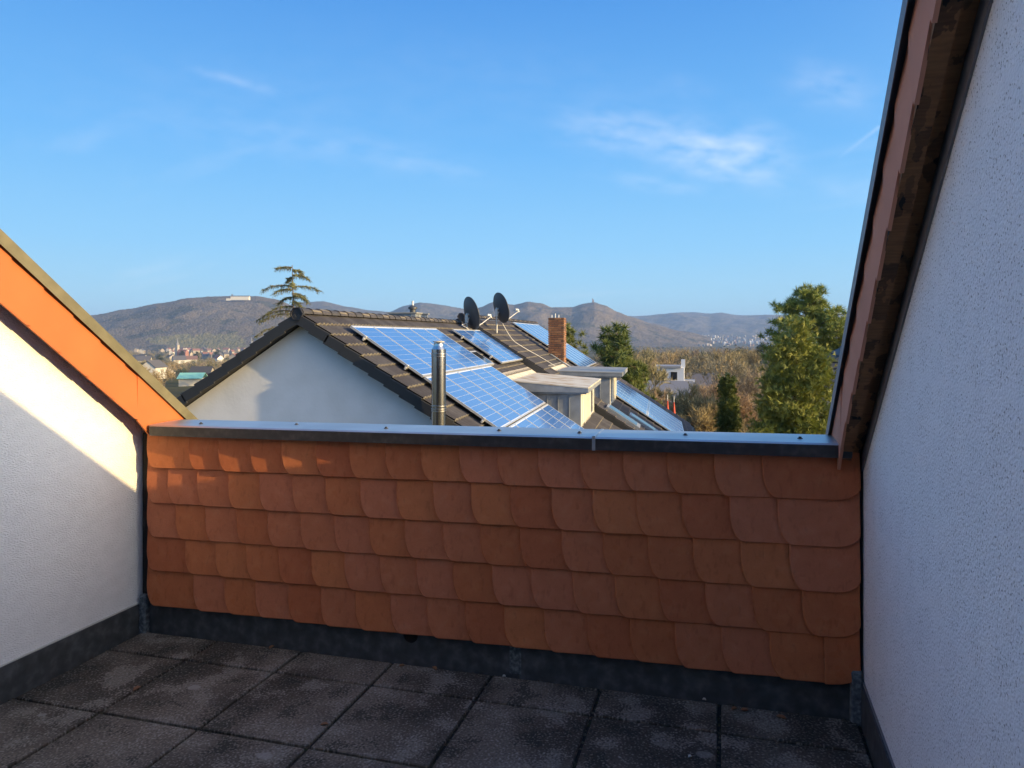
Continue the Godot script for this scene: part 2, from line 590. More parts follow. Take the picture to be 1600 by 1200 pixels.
# one hanging tile: origin at the bottom-left corner, x right, y up, z out; left and bottom edges stand proud
func clay_tile(width: float, high: float, cover: float, round_l: bool, round_r: bool, proud := 0.022, rx := 0.055, ry := 0.125) -> ArrayMesh:
	var pts := PackedVector2Array()
	var k := 7
	var top := high + cover
	if round_l:
		for i in k + 1:
			var a := PI / 2 * i / k
			pts.append(Vector2(rx - rx * cos(a), ry - ry * sin(a)))
	else:
		pts.append(Vector2(0, 0))
	if round_r:
		for i in k + 1:
			var a2 := PI / 2 * i / k
			pts.append(Vector2(width - 0.09 + 0.09 * sin(a2), 0.055 - 0.055 * cos(a2)))
	else:
		pts.append(Vector2(width, 0))
	pts.append(Vector2(width, top))
	pts.append(Vector2(0, top))
	var s := Shape.new()
	var place := func(p: Vector2, back: float, inset: float) -> Vector3:
		var z := proud * (1.0 - p.x / maxf(width, 0.1)) + 0.016 * (1.0 - p.y / high) - back
		var mid := Vector2(width * 0.5, top * 0.5)
		var q := p + (mid - p).normalized() * inset
		return Vector3(q.x, q.y, z)
	# face inside a narrow rim; the rim keeps the grime that sits in the joints
	var inner := PackedVector2Array()
	var grime := []
	for i in pts.size():
		var p := pts[i]
		var e0 := (p - pts[(i + pts.size() - 1) % pts.size()]).normalized()
		var e1 := (pts[(i + 1) % pts.size()] - p).normalized()
		var nn := (Vector2(-e0.y, e0.x) + Vector2(-e1.y, e1.x)).normalized()
		inner.append(p + nn * 0.0045)
	var ix := Geometry2D.triangulate_polygon(inner)
	s.col = Color(1, 1, 1)
	for i in range(0, ix.size(), 3):
		var a: Vector3 = place.call(inner[ix[i]], 0.0, 0.0)
		var b: Vector3 = place.call(inner[ix[i + 1]], 0.0, 0.0)
		var d: Vector3 = place.call(inner[ix[i + 2]], 0.0, 0.0)
		if (d - a).cross(b - a).z > 0:
			s.tri(a, b, d)
		else:
			s.tri(a, d, b)
	for i in pts.size():
		var k2 := (i + 1) % pts.size()
		var p := pts[i]
		var q := pts[k2]
		s.quad(place.call(inner[i], 0.0, 0.0), place.call(p, 0.004, 0.0), place.call(q, 0.004, 0.0), place.call(inner[k2], 0.0, 0.0))
		s.quad(place.call(p, 0.004, 0.0), place.call(p, 0.011, 0.0), place.call(q, 0.011, 0.0), place.call(q, 0.004, 0.0))
	return s.mesh()

func clay() -> StandardMaterial3D:
	return M["clay_%d" % rng.randi_range(0, 5)]

func lean(p: Vector3) -> Vector3:
	return Vector3(p.x, p.y + LEAN * p.x, p.z)

func long_box(a: Vector3, b: Vector3, r := 0.004) -> ArrayMesh:
	var s := Shape.new()
	s.bevel(a, b, r)
	for i in s.v.size():
		s.v[i] = lean(s.v[i])
	return s.mesh()

func terrace() -> void:
	# paving: half-metre slabs on a dark bed
	var floor_ := Node3D.new()
	floor_.name = numbered("terrace_floor")
	floor_.set_meta("kind", "structure")
	add_child(floor_)
	var s := Shape.new()
	for q in [[-2.3, -0.4, 1.9, 4.2]]:
		s.slab(Vector3(q[0], FALL * q[0] - 0.30, q[1]), Vector3(q[2] - q[0], FALL * (q[2] - q[0]), 0), Vector3(0, 0.288, 0), Vector3(0, 0, q[3] - q[1]))
	part("bed", s.mesh(), M.slab_bed, floor_)
	var xs := [-1.98, -1.5, -1.0, -0.5, 0.0, 0.5, 1.0, 1.53]
	var zs := [-0.235, 0.0, 0.5, 1.0, 1.5, 2.0, 2.5, 3.0, 3.5]
	for i in xs.size() - 1:
		for k in zs.size() - 1:
			var sl := Shape.new()
			var g := 0.0065
			var a := Vector3(xs[i] + g + rng.randf_range(0, 0.003), -0.045, zs[k] + g + rng.randf_range(0, 0.003))
			var b := Vector3(xs[i + 1] - g, 0.0, zs[k + 1] - g - rng.randf_range(0, 0.003))
			sl.bevel(a, b, 0.004)
			var drop := rng.randf_range(-0.001, 0.001)
			var tip := rng.randf_range(-0.0015, 0.0015)
			for j in sl.v.size():
				var p := sl.v[j]
				sl.t.append(Vector2((p.x + 2.2) / 4.4, (p.z + 0.4) / 4.4))
				sl.v[j] = Vector3(p.x, p.y + FALL * p.x + drop + tip * (p.x - xs[i]), p.z)
			part("slab", sl.mesh(), M.paving, floor_)
	# ---- parapet
	var pa := thing("parapet", "low parapet hung with rounded orange clay tiles under a dark metal cap", "parapet", Vector3(0, 0, 0))
	part("core", long_box(Vector3(LEFT_X, -0.3, -0.42), Vector3(1.60, 1.085, -0.262)), M.black_felt, pa)
	# sheet at the foot, in two lengths, and the gutter hole
	part("foot_flashing", long_box(Vector3(-1.985, -0.12, -0.2615), Vector3(0.12, 0.20, -0.243), 0.002), M.lead, pa)
	part("foot_flashing", long_box(Vector3(0.125, -0.12, -0.2615), Vector3(1.545, 0.20, -0.241), 0.002), M.lead, pa)
	part("solder_patch", long_box(Vector3(0.08, 0.012, -0.2425), Vector3(0.135, 0.135, -0.2395), 0.001), M.lead_pale, pa)
	var hole := Shape.new()
	hole.lathe(Vector3(-0.415, 0.128, -0.2425), Vector3(0, 0, 1), [Vector2(0.0, 0.003), Vector2(0.032, 0.003), Vector2(0.038, 0.0)], 20)
	part("drain_hole", hole.mesh(), M.black_felt, pa)
	# five rows of tiles
	var bottoms := [0.880, 0.693, 0.513, 0.335, 0.150]
	var starts := [-1.607, -1.741, -1.691, -1.629, -1.574]
	var ends := [1.225, 1.286, 1.331, 1.378, 1.253]
	var pit := 0.189
	var kinds := [clay_tile(pit + 0.05, 0.184, 0.05, true, false), clay_tile(pit + 0.05, 0.186, 0.05, true, false, 0.0235), clay_tile(pit + 0.05, 0.183, 0.05, true, false, 0.0205, 0.052, 0.12)]
	var tops := [clay_tile(pit + 0.05, 0.184, 0.018, true, false), clay_tile(pit + 0.05, 0.186, 0.016, true, false, 0.0235), clay_tile(pit + 0.05, 0.183, 0.018, true, false, 0.0205, 0.052, 0.12)]
	for r in 5:
		var n: int = int(round((ends[r] - starts[r]) / pit))
		var step: float = (ends[r] - starts[r]) / n
		var z := -0.229
		var cov := 0.018 if r == 0 else 0.05
		# the wide first tile by the left wall
		var t := part("tile", clay_tile(starts[r] - 0.055 + 1.93 + 0.04, 0.184, cov, true, false), clay(), pa)
		t.position = lean(Vector3(-1.93, bottoms[r], z))
		t.rotation.z = atan(LEAN)
		for k in n:
			var x: float = starts[r] + step * k
			t = part("tile", (tops if r == 0 else kinds)[rng.randi_range(0, 2)], clay(), pa)
			t.position = lean(Vector3(x - 0.055 + rng.randf_range(-0.003, 0.003), bottoms[r] + rng.randf_range(-0.0025, 0.0025), z + rng.randf_range(-0.001, 0.0015)))
			t.rotation.z = atan(LEAN) + rng.randf_range(-0.006, 0.006)
		var x0: float = ends[r] - 0.055
		if r < 4:
			t = part("tile", clay_tile(1.54 - x0, 0.184, cov, true, true), clay(), pa)
			t.position = lean(Vector3(x0, bottoms[r], z + 0.001))
		else:
			t = part("tile", clay_tile(0.235, 0.184, 0.05, true, false), clay(), pa)
			t.position = lean(Vector3(x0, bottoms[r], z + 0.001))
			t = part("tile", clay_tile(0.135, 0.184, 0.05, false, true), clay(), pa)
			t.position = lean(Vector3(1.405, bottoms[r], z))
		t.rotation.z = atan(LEAN)
	# metal cap in two lengths with a standing joint, drip lip and screws
	for q in [[-1.885, 0.478], [0.482, 1.50]]:
		var cs := Shape.new()
		var prof := PackedVector2Array([Vector2(-0.172, 1.056), Vector2(-0.1705, 1.106), Vector2(-0.176, 1.113), Vector2(-0.30, 1.1165), Vector2(-0.405, 1.1165), Vector2(-0.412, 1.11), Vector2(-0.412, 1.03), Vector2(-0.409, 1.03), Vector2(-0.409, 1.105), Vector2(-0.40, 1.1115), Vector2(-0.30, 1.1115), Vector2(-0.18, 1.108), Vector2(-0.1745, 1.104), Vector2(-0.176, 1.056)])
		var ls := Shape.new()
		for i in prof.size():
			var p := prof[i]
			var p2 := prof[(i + 1) % prof.size()]
			var to := ls if (p.y + p2.y) * 0.5 < 1.104 and p.x > -0.2 else cs
			to.quad(lean(Vector3(q[0], p.y, p.x)), lean(Vector3(q[1], p.y, p.x)), lean(Vector3(q[1], p2.y, p2.x)), lean(Vector3(q[0], p2.y, p2.x)))
		var top := part("cap", cs.mesh(), M.cap_metal, pa)
		part("drip_lip", ls.mesh(), M.cap_lip, top)
	part("cap_joint", long_box(Vector3(0.473, 1.054, -0.411), Vector3(0.487, 1.1178, -0.1690), 0.001), M.cap_metal, pa)
	for x in [-1.62, -1.08, -0.55, 0.02, 0.40, 0.86, 1.32]:
		var sc := Shape.new()
		sc.lathe(Vector3(0, 0, 0), Vector3.UP, [Vector2(0.011, 0.0), Vector2(0.011, 0.002), Vector2(0.006, 0.004), Vector2(0.006, 0.008), Vector2(0.0, 0.009)], 10)
		part("screw", sc.mesh(), M.screw, pa, lean(Vector3(x, 1.1155, -0.275 + 0.03 * sin(x * 7.0))))
	# black upright strip where the parapet meets the walls
	part("corner_strip", long_box(Vector3(-1.992, 0.15, -0.262), Vector3(-1.94, 1.06, -0.236), 0.003), M.black_felt, pa)
	part("corner_strip", long_box(Vector3(1.536, 0.12, -0.262), Vector3(1.549, 1.06, -0.238), 0.003), M.black_felt, pa)
	# ---- the two side walls, each in its own frame: a along the wall towards the house, out = towards the terrace
	side_wall(Vector3(LEFT_X, 0, WALL_Z), Vector3(0, 0, 1), Vector3(1, 0, 0), "white roughcast side wall, half sunlit, under the bright orange verge tiles", M.plaster_left, true)
	side_wall(Vector3(1.5515, 0, WALL_Z), Vector3(-0.02, 0, 1).normalized(), Vector3(-1, 0, -0.02).normalized(), "shaded bluish white roughcast side wall under peeling wooden boards", M.plaster_right, false)
	# house front behind the camera with a glazed door
	var hf := thing("house_front", "white house front with a glazed terrace door behind the viewer", "house wall", Vector3(0, 0, 3.75))
	s = Shape.new()
	s.box(Vector3(-2.3, -0.3, 0.0), Vector3(-0.9, 3.6, 0.25))
	s.box(Vector3(0.9, -0.3, 0.0), Vector3(1.9, 3.6, 0.25))
	s.box(Vector3(-0.9, 2.15, 0.0), Vector3(0.9, 3.6, 0.25))
	s.box(Vector3(-0.9, -0.3, 0.0), Vector3(0.9, 0.12, 0.25))
	part("wall", s.mesh(), M.plaster_left, hf)
	s = Shape.new()
	s.box(Vector3(-0.9, 0.12, 0.1), Vector3(0.9, 2.15, 0.13))
	part("glass_door", s.mesh(), M.window_dark, hf)
	s = Shape.new()
	for x in [-0.9, -0.04, 0.82]:
		s.box(Vector3(x, 0.12, 0.07), Vector3(x + 0.08, 2.15, 0.098))
	part("door_frame", s.mesh(), M.window_frame, hf)
	# moss and grit that fill the paving joints
	var clump := Shape.new()
	for k in 5:
		var an := TAU * k / 5.0
		var an2 := TAU * (k + 1) / 5.0
		clump.tri(Vector3(0, 0.55, 0), Vector3(cos(an2) * 0.9, 0, sin(an2)), Vector3(cos(an), 0, sin(an) * 0.8))
	var mo := MultiMesh.new()
	mo.transform_format = MultiMesh.TRANSFORM_3D
	mo.use_colors = true
	mo.mesh = clump.mesh()
	mo.instance_count = 2600
	for k in 2600:
		var p := Vector3.ZERO
		if rng.randf() < 0.5:
			p = Vector3(xs[rng.randi_range(0, 7)], 0, rng.randf_range(-0.23, 2.2))
		else:
			p = Vector3(rng.randf_range(-1.97, 1.52), 0, zs[rng.randi_range(0, 5)])
		p.x += rng.randfn() * 0.004
		p.z += rng.randfn() * 0.004
		p.y = FALL * p.x - 0.011
		var sz := rng.randf_range(0.003, 0.009)
		mo.set_instance_transform(k, Transform3D(Basis(Vector3.UP, rng.randf() * TAU).scaled(Vector3(sz, sz * rng.randf_range(0.8, 2.0), sz)), p))
		mo.set_instance_color(k, [Color(0.04, 0.042, 0.018), Color(0.06, 0.05, 0.03), Color(0.10, 0.085, 0.06)][rng.randi_range(0, 2)])
	var moss := MultiMeshInstance3D.new()
	moss.name = "joint_moss"
	moss.multimesh = mo
	moss.material_override = M.bark
	tag(moss, "dark moss and grit filling the joints of the terrace paving", "moss")
	moss.set_meta("kind", "stuff")
	add_child(moss)
	# litter along the foot of the parapet
	var bits := [[-1.17, -0.222, 0], [-0.44, -0.20, 0], [-0.28, -0.215, 0], [0.06, -0.22, 1], [1.06, -0.19, 0], [1.10, -0.19, 0], [1.24, -0.17, 0], [0.94, -0.235, 1], [-0.52, 0.35, 0], [0.9, 0.2, 1], [-1.5, 0.3, 0]]
	var where := ["between the first two paving joints by the parapet", "under the drain hole", "right of the drain hole", "beside the pale solder patch", "at the right end of the parapet foot, larger one", "touching the larger leaf at the parapet foot", "nearest the right side wall", "on the flashing at the right, white", "alone on the middle paving", "alone on the right paving", "alone on the left paving"]
	for i in bits.size():
		var b = bits[i]
		var l := Shape.new()
		var kk := 6
		var rr := rng.randf_range(0.010, 0.02) if b[2] == 0 else 0.008
		var turn := rng.randf() * TAU
		for j in kk:
			var a0 := TAU * j / kk
			var a1 := TAU * (j + 1) / kk
			var p0 := Vector3(cos(a0) * rr, 0.003 + 0.006 * absf(sin(a0 * 2.0)), sin(a0) * rr * 0.55).rotated(Vector3.UP, turn)
			var p1 := Vector3(cos(a1) * rr, 0.003 + 0.006 * absf(sin(a1 * 2.0)), sin(a1) * rr * 0.55).rotated(Vector3.UP, turn)
			l.tri(Vector3(0, 0.006, 0), p0, p1)
			l.tri(Vector3(0, 0.001, 0), p1 - Vector3(0, 0.0025, 0), p0 - Vector3(0, 0.0025, 0))
			l.quad(p0, p0 - Vector3(0, 0.0025, 0), p1 - Vector3(0, 0.0025, 0), p1)
		var o := MeshInstance3D.new()
		o.name = numbered("dead_leaf" if b[2] == 0 else "pebble")
		o.mesh = l.mesh()
		o.material_override = M.dead_leaf if b[2] == 0 else M.pale_bit
		o.position = Vector3(b[0], FALL * b[0] + 0.002, b[1])
		add_child(o)
		tag(o, ("small brown dead leaf " if b[2] == 0 else "tiny pale pebble ") + where[i], "leaf" if b[2] == 0 else "pebble", "litter on the terrace")

func side_wall(o: Vector3, along: Vector3, out: Vector3, label: String, plaster: Material, left: bool) -> void:
	var w := thing("side_wall", label, "wall", o)
	var up := Vector3.UP
	var reach := 4.0
	var down := (along * -1.0 - up * PITCH).normalized()     # down the roof slope, away from the house
	var rise := (up - down * up.dot(down)).normalized()
	# plaster: a sheet of 0.24 m with a sloping top
	var s := Shape.new()
	var yl := FALL * o.x
	var ph := 1.20
	var poly := PackedVector2Array([Vector2(-0.20, -0.4), Vector2(reach, -0.4), Vector2(reach, ph + PITCH * reach), Vector2(0.0, ph), Vector2(-0.20, ph - 0.16)])
	s.plate(Vector3.ZERO, along, up, -out * 0.24, poly)
	part("plaster", s.mesh(), plaster, w)
	# base flashing
	s = Shape.new()
	s.slab(along * 0.004 + up * (yl - 0.12) + out * 0.0005, along * reach, up * (0.12 + (0.150 if left else 0.155)), out * 0.012)
	part("base_flashing", s.mesh(), M.lead, w)
	s = Shape.new()
	s.slab(along * 0.004 + up * (yl + (0.151 if left else 0.156)) + out * 0.0005, along * reach, up * 0.006, out * 0.006)
	part("plaster_edge", s.mesh(), M.pale_bit if left else M.strip_metal, w)
	# folded lead in the corner
	s = Shape.new()
	s.bevel(Vector3(-0.014, -0.02, -0.016), Vector3(0.03, 0.20, 0.026), 0.008)
	var corner := part("corner_lead", s.mesh(), M.lead_pale, w, out * (0.026 if left else 0.02) + up * (yl + 0.002) + along * 0.012)
	corner.basis = Basis(out, up, along)
	# everything of the verge hangs on sloping lines; height of a line at a = 0 given, out = distance from the plaster
	var line := func(a: float, h: float, off: float) -> Vector3:
		return along * a + up * (h + PITCH * a) + out * off
	var span := func(h0: float, h1: float, o0: float, o1: float, a0: float, a1: float) -> ArrayMesh:
		var q := Shape.new()
		q.slab(line.call(a0, h0, o0), along * (a1 - a0) + up * PITCH * (a1 - a0), up * (h1 - h0), out * (o1 - o0))
		return q.mesh()
	# roof deck over the wall and away from the terrace
	part("roof_deck", span.call(1.13, 1.26, -3.0 if left else -4.5, 0.03, -3.2, reach), M.black_felt, w)
	# two boards under the overhang and the dark strip against the plaster
	part("soffit_board", span.call(1.045, 1.07, 0.046, 0.0885, -0.02, reach), M.old_wood, w)
	part("soffit_board", span.call(1.080, 1.105, 0.0075, 0.044, -0.02, reach), M.old_wood, w)
	part("backing_board", span.call(1.177, 1.199, 0.03, 0.072, -0.02, reach), M.old_wood, w)
	if not left:
		part("plaster_strip", span.call(1.012, 1.092, 0.0008, 0.0065, -0.01, reach), M.strip_metal, w)
	# verge tiles, lapped like scales up the slope; the last one is cut level over the parapet
	var lap := 0.192
	var count := int(reach * 1.27 / lap)
	var shapes := [verge_tile(lap, left), verge_tile(lap, left)]
	for k in count:
		var t := part("verge_tile", shapes[k % 2], M.clay_orange if left else M.clay_verge, w)
		t.basis = Basis(down, rise, out)
		t.position = line.call(0.12 + k * lap * 0.782, 1.012, 0.0895)
	var last := Shape.new()
	var ends := PackedVector2Array()
	for i in 7:
		var an := PI * 0.5 * i / 6.0
		ends.append(Vector2(0.045 - 0.06 * sin(an), 1.030 + 0.04 - 0.045 * cos(an)))
	ends.append(Vector2(-0.222, 1.078))
	ends.append(Vector2(0.13, 1.258 + PITCH * 0.13))
	ends.append(Vector2(0.13, 1.012 + PITCH * 0.13))
	last.plate(out * 0.0885, along, up, out * 0.0105, ends)
	part("verge_tile", last.mesh(), M.clay_orange if left else M.clay_verge, w)
	# folded metal trim over the tiles
	var tr := Shape.new()
	for q in [[0.112, 0.114, 1.248, 1.312], [-0.05, 0.112, 1.309, 1.312]]:
		tr.slab(line.call(-0.45, q[2], q[0]), along * (reach + 0.45) + up * PITCH * (reach + 0.45), up * (q[3] - q[2]), out * (q[1] - q[0]))
	part("verge_trim", tr.mesh(), M.verge_metal if left else M.strip_metal, w)
	part("batten", span.call(1.20, 1.305, 0.0, 0.084, -0.45, reach), M.black_felt, w)

# verge tile: x down the slope, y square to it, z out; the lower end stands proud and is rounded at the foot
func verge_tile(lap: float, left: bool) -> ArrayMesh:
	var s := Shape.new()
	var pts := PackedVector2Array()
	var length := lap + 0.07
	var y0 := 0.0
	pts.append(Vector2(-length, 0.004 if left else 0.07))
	if left:
		pts.append(Vector2(-0.03, y0))
	else:
		pts.append(Vector2(-0.012, y0))
	for i in 6:
		pts.append(Vector2(-0.012 - 0.05 * (i / 5.0) * (i / 5.0), 0.01 + 0.165 * i / 5.0))
	pts.append(Vector2(-0.075, 0.194))
	pts.append(Vector2(-length, 0.212))
	var tilt := 0.012
	var ix := Geometry2D.triangulate_polygon(pts)
	var pl := func(p: Vector2, back: float) -> Vector3:
		return Vector3(p.x, p.y, tilt * (1.0 + p.x / length) - back)
	for i in range(0, ix.size(), 3):
		s.tri(pl.call(pts[ix[i]], 0.0), pl.call(pts[ix[i + 1]], 0.0), pl.call(pts[ix[i + 2]], 0.0))
	for i in pts.size():
		var p := pts[i]
		var q := pts[(i + 1) % pts.size()]
		s.quad(pl.call(p, 0.0), pl.call(p, 0.010), pl.call(q, 0.010), pl.call(q, 0.0))
	return s.mesh()

# ---------------------------------------------------------------- the terraced houses opposite
const GROUND_N := -7.2
const RIDGE := 9.131          # ridge above that ground
const SLOPE := 33.0           # degrees
var ud := Vector3(0, 0, -1)                                                        # along the ridge, away
var vd := Vector3(cos(deg_to_rad(SLOPE)), -sin(deg_to_rad(SLOPE)), 0)              # down the right-hand slope
var nd := Vector3(sin(deg_to_rad(SLOPE)), cos(deg_to_rad(SLOPE)), 0)               # square to it

func hp(w: float, h: float, u: float) -> Vector3:
	return Vector3(w, RIDGE + h, -u)

func rp(u: float, v: float, off: float) -> Vector3:      # on the right-hand slope
	return Vector3(0, RIDGE, 0) + ud * u + vd * v + nd * off

func house_node(label: String) -> Node3D:
	var t := thing("terraced_house", label, "house", Vector3(-5.986, GROUND_N, -7.789))
	t.rotation.y = 0.0826
	return t

func on_house(called: String, label: String, category: String, group := "") -> Node3D:
	var t := thing(called, label, category, Vector3(-5.986, GROUND_N, -7.789), group)
	t.rotation.y = 0.0826
	return t

# concrete pan tile with two rolls: x along the ridge, y out of the roof, z down the slope, lip at z = 0
func pan_tile(seed_: int) -> ArrayMesh:
	var r := RandomNumberGenerator.new()
	r.seed = seed_
	var s := Shape.new()
	var n := 12
	var w := 0.30
	var base := r.randf_range(0.06, 0.09)
	for i in n:
		var x0 := w * i / n
		var x1 := w * (i + 1) / n
		var h0 := 0.036 * pow(0.5 + 0.5 * cos(TAU * x0 / 0.15), 1.2)
		var h1 := 0.036 * pow(0.5 + 0.5 * cos(TAU * x1 / 0.15), 1.2)
		var a := Vector3(x0, 0.034 + h0, 0)
		var b := Vector3(x1, 0.034 + h1, 0)
		var c := Vector3(x1, 0.006 + h1, -0.37)
		var d := Vector3(x0, 0.006 + h0, -0.37)
		s.col = Color(base, base * 0.96, base)
		s.quad(a, b, c, d)
		var moss := r.randf()
		s.col = Color(0.13, 0.12, 0.11).lerp(Color(0.27, 0.235, 0.15), moss)
		s.quad(a - Vector3(0, 0.022, 0), b - Vector3(0, 0.022, 0), b, a)
		s.quad(a + Vector3(0, 0.001, 0), b + Vector3(0, 0.001, 0), b + Vector3(0, 0.0035, -0.022), a + Vector3(0, 0.0035, -0.022))
	return s.mesh()

func verge_piece() -> ArrayMesh:
	var s := Shape.new()
	s.col = Color(0.035, 0.033, 0.034)
	s.bevel(Vector3(-0.035, -0.125, -0.365), Vector3(0.0, 0.052, 0.0), 0.006)
	for i in s.v.size():
		s.v[i].y += 0.032 * s.v[i].z / 0.365
	return s.mesh()

func ridge_piece(seed_: int) -> ArrayMesh:
	var r := RandomNumberGenerator.new()
	r.seed = seed_
	var s := Shape.new()
	var b := r.randf_range(0.06, 0.10)
	var n := 8
	for i in n:
		var a0 := PI * i / n
		var a1 := PI * (i + 1) / n
		s.col = Color(b, b * 0.93, b * 0.92) if r.randf() > 0.25 else Color(0.25, 0.21, 0.14)
		var p0 := Vector3(cos(a0) * 0.125, sin(a0) * 0.11, 0.0)
		var p1 := Vector3(cos(a1) * 0.125, sin(a1) * 0.11, 0.0)
		var q0 := Vector3(cos(a0) * 0.105, sin(a0) * 0.088, -0.42)
		var q1 := Vector3(cos(a1) * 0.105, sin(a1) * 0.088, -0.42)
		s.quad(p0, q0, q1, p1)
		s.quad(p0, p1, p1 * 0.82, p0 * 0.82)
	return s.mesh()

func roof_tiles(house: Node3D, u0: float, u1: float, vmax: float, off: float, shown: Callable, first_lip: float) -> void:
	var kinds := []
	for k in 5:
		kinds.append(pan_tile(100 + k))
	var rest := Shape.new()
	var cols := int((u1 - u0) / 0.30)
	var rows := int((vmax - first_lip) / 0.325) + 1
	var count := 0
	var bas := Basis(ud, nd, vd)
	for r in rows:
		for c in cols:
			var u := u0 + 0.30 * c
			var v := first_lip + 0.325 * r
			var where := rp(u, v, off)
			var m: ArrayMesh = kinds[rng.randi_range(0, 4)]
			if shown.call(u, v) and count < 300:
				var t := part("roof_tile", m, M.pan_tile, house, where)
				t.basis = bas
				count += 1
			else:
				var ar := m.surface_get_arrays(0)
				var vs: PackedVector3Array = ar[Mesh.ARRAY_VERTEX]
				var ns: PackedVector3Array = ar[Mesh.ARRAY_NORMAL]
				for i in vs.size():
					rest.v.append(where + bas * vs[i])
					rest.n.append(bas * ns[i])
				rest.c.append_array(ar[Mesh.ARRAY_COLOR])
	if rest.v.size():
		var o := part("hidden_roof_tiles", rest.mesh(), M.pan_tile, house)
		o.name = "roof_tile_field"
		o.set_meta("kind", "stuff")
	# verge of both slopes and the ridge
	var vp := verge_piece()
	for r in rows:
		var v := first_lip + 0.325 * r
		var t := part("verge_tile", vp, M.verge_tile, house, rp(u0, v, off))
		t.basis = bas
		var lt := part("verge_tile", vp, M.verge_tile, house, Vector3(0, RIDGE, 0) + ud * u0 + Vector3(-vd.x, vd.y, 0) * v + Vector3(-nd.x, nd.y, 0) * off)
		lt.basis = Basis(ud, Vector3(-nd.x, nd.y, 0), Vector3(-vd.x, vd.y, 0))
	var rk := [ridge_piece(1), ridge_piece(2), ridge_piece(3)]
	var nr := int((u1 - u0) / 0.36)
	for k in nr:
		part("ridge_tile", rk[k % 3], M.pan_tile, house, Vector3(0, RIDGE + off / cos(deg_to_rad(SLOPE)) + 0.012, 0) + ud * (u0 + 0.36 * k))
	var cap := Shape.new()
	cap.col = Color(0.022, 0.022, 0.024)
	cap.lathe(Vector3.ZERO, Vector3(0, 0, 1), [Vector2(0.0, 0.02), Vector2(0.10, 0.02), Vector2(0.105, 0.035), Vector2(0.125, 0.035), Vector2(0.125, -0.05)], 6)
	part("ridge_end_cap", cap.mesh(), M.verge_tile, house, Vector3(0, RIDGE + off / cos(deg_to_rad(SLOPE)) + 0.005, 0) + ud * (u0 - 0.01))

func house_body(house: Node3D, u0: float, u1: float, halfw: float, off: float) -> void:
	var tn := tan(deg_to_rad(SLOPE))
	var top := off / cos(deg_to_rad(SLOPE)) - 0.16
	var s := Shape.new()
	var wall := PackedVector2Array([Vector2(-halfw + 0.4, 0.0), Vector2(halfw - 0.4, 0.0), Vector2(halfw - 0.4, RIDGE + top - tn * (halfw - 0.4)), Vector2(0, RIDGE + top), Vector2(-halfw + 0.4, RIDGE + top - tn * (halfw - 0.4))])
	s.plate(Vector3(0, 0, -u0), Vector3.RIGHT, Vector3.UP, Vector3(0, 0, -(u1 - u0)), wall)
	part("wall", s.mesh(), M.plaster_gable, house)
	s = Shape.new()
	for sg in [-1.0, 1.0]:
		var sv := Vector3(vd.x * sg, vd.y, 0)
		var sn := Vector3(nd.x * sg, nd.y, 0)
		s.slab(Vector3(0, RIDGE, 0) + ud * (u0 - 0.185) + sn * (off - 0.12), sv * (halfw / vd.x), sn * 0.115, ud * (u1 - u0 + 0.18))
	part("roof_deck", s.mesh(), M.black_rail, house)
	# far slope, plain ribbed covering
	s = Shape.new()
	s.col = Color(0.11, 0.10, 0.10)
	for r in int(halfw / vd.x / 0.325):
		var sv2 := Vector3(-vd.x, vd.y, 0)
		var sn2 := Vector3(-nd.x, nd.y, 0)
		s.slab(Vector3(0, RIDGE, 0) + ud * (u0 - 0.18) + sn2 * (off + 0.005) + sv2 * (0.325 * r + 0.06), sv2 * 0.33 - sn2 * -0.02, sn2 * 0.02, ud * (u1 - u0 + 0.17))
	part("far_slope_tiles", s.mesh(), M.pan_tile, house).set_meta("kind", "stuff")

# ---- a solar panel, portrait, 0.99 x 1.65: x along the ridge, y out, z down the slope
var pv_frame: ArrayMesh
var pv_back: ArrayMesh
var pv_cell: ArrayMesh
var pv_cells: ArrayMesh
var pv_clamp: ArrayMesh

func pv_meshes() -> void:
	var s := Shape.new()
	for q in [[0.0, 0.0, 0.99, 0.028], [0.0, 1.622, 0.99, 1.65], [0.0, 0.028, 0.022, 1.622], [0.968, 0.028, 0.99, 1.622]]:
		s.box(Vector3(q[0], 0, q[1]), Vector3(q[2], 0.04, q[3]))
	pv_frame = s.mesh()
	s = Shape.new()
	s.box(Vector3(0.0225, 0.004, 0.0285), Vector3(0.9675, 0.0345, 1.6215))
	pv_back = s.mesh()
	s = Shape.new()
	s.box(Vector3(0, 0, 0), Vector3(0.1505, 0.0014, 0.1505))
	pv_cell = s.mesh()
	s = Shape.new()
	for i in 6:
		for j in 10:
			var o := Vector3(0.036 + i * 0.1545, 0.0348, 0.052 + j * 0.1555)
			s.box(o, o + Vector3(0.1505, 0.0014, 0.1505))
	pv_cells = s.mesh()
	s = Shape.new()
	s.bevel(Vector3(-0.045, -0.03, -0.02), Vector3(0.012, 0.048, 0.03), 0.004)
	s.bevel(Vector3(-0.06, -0.05, -0.012), Vector3(-0.03, 0.0, 0.022), 0.004)
	pv_clamp = s.mesh()

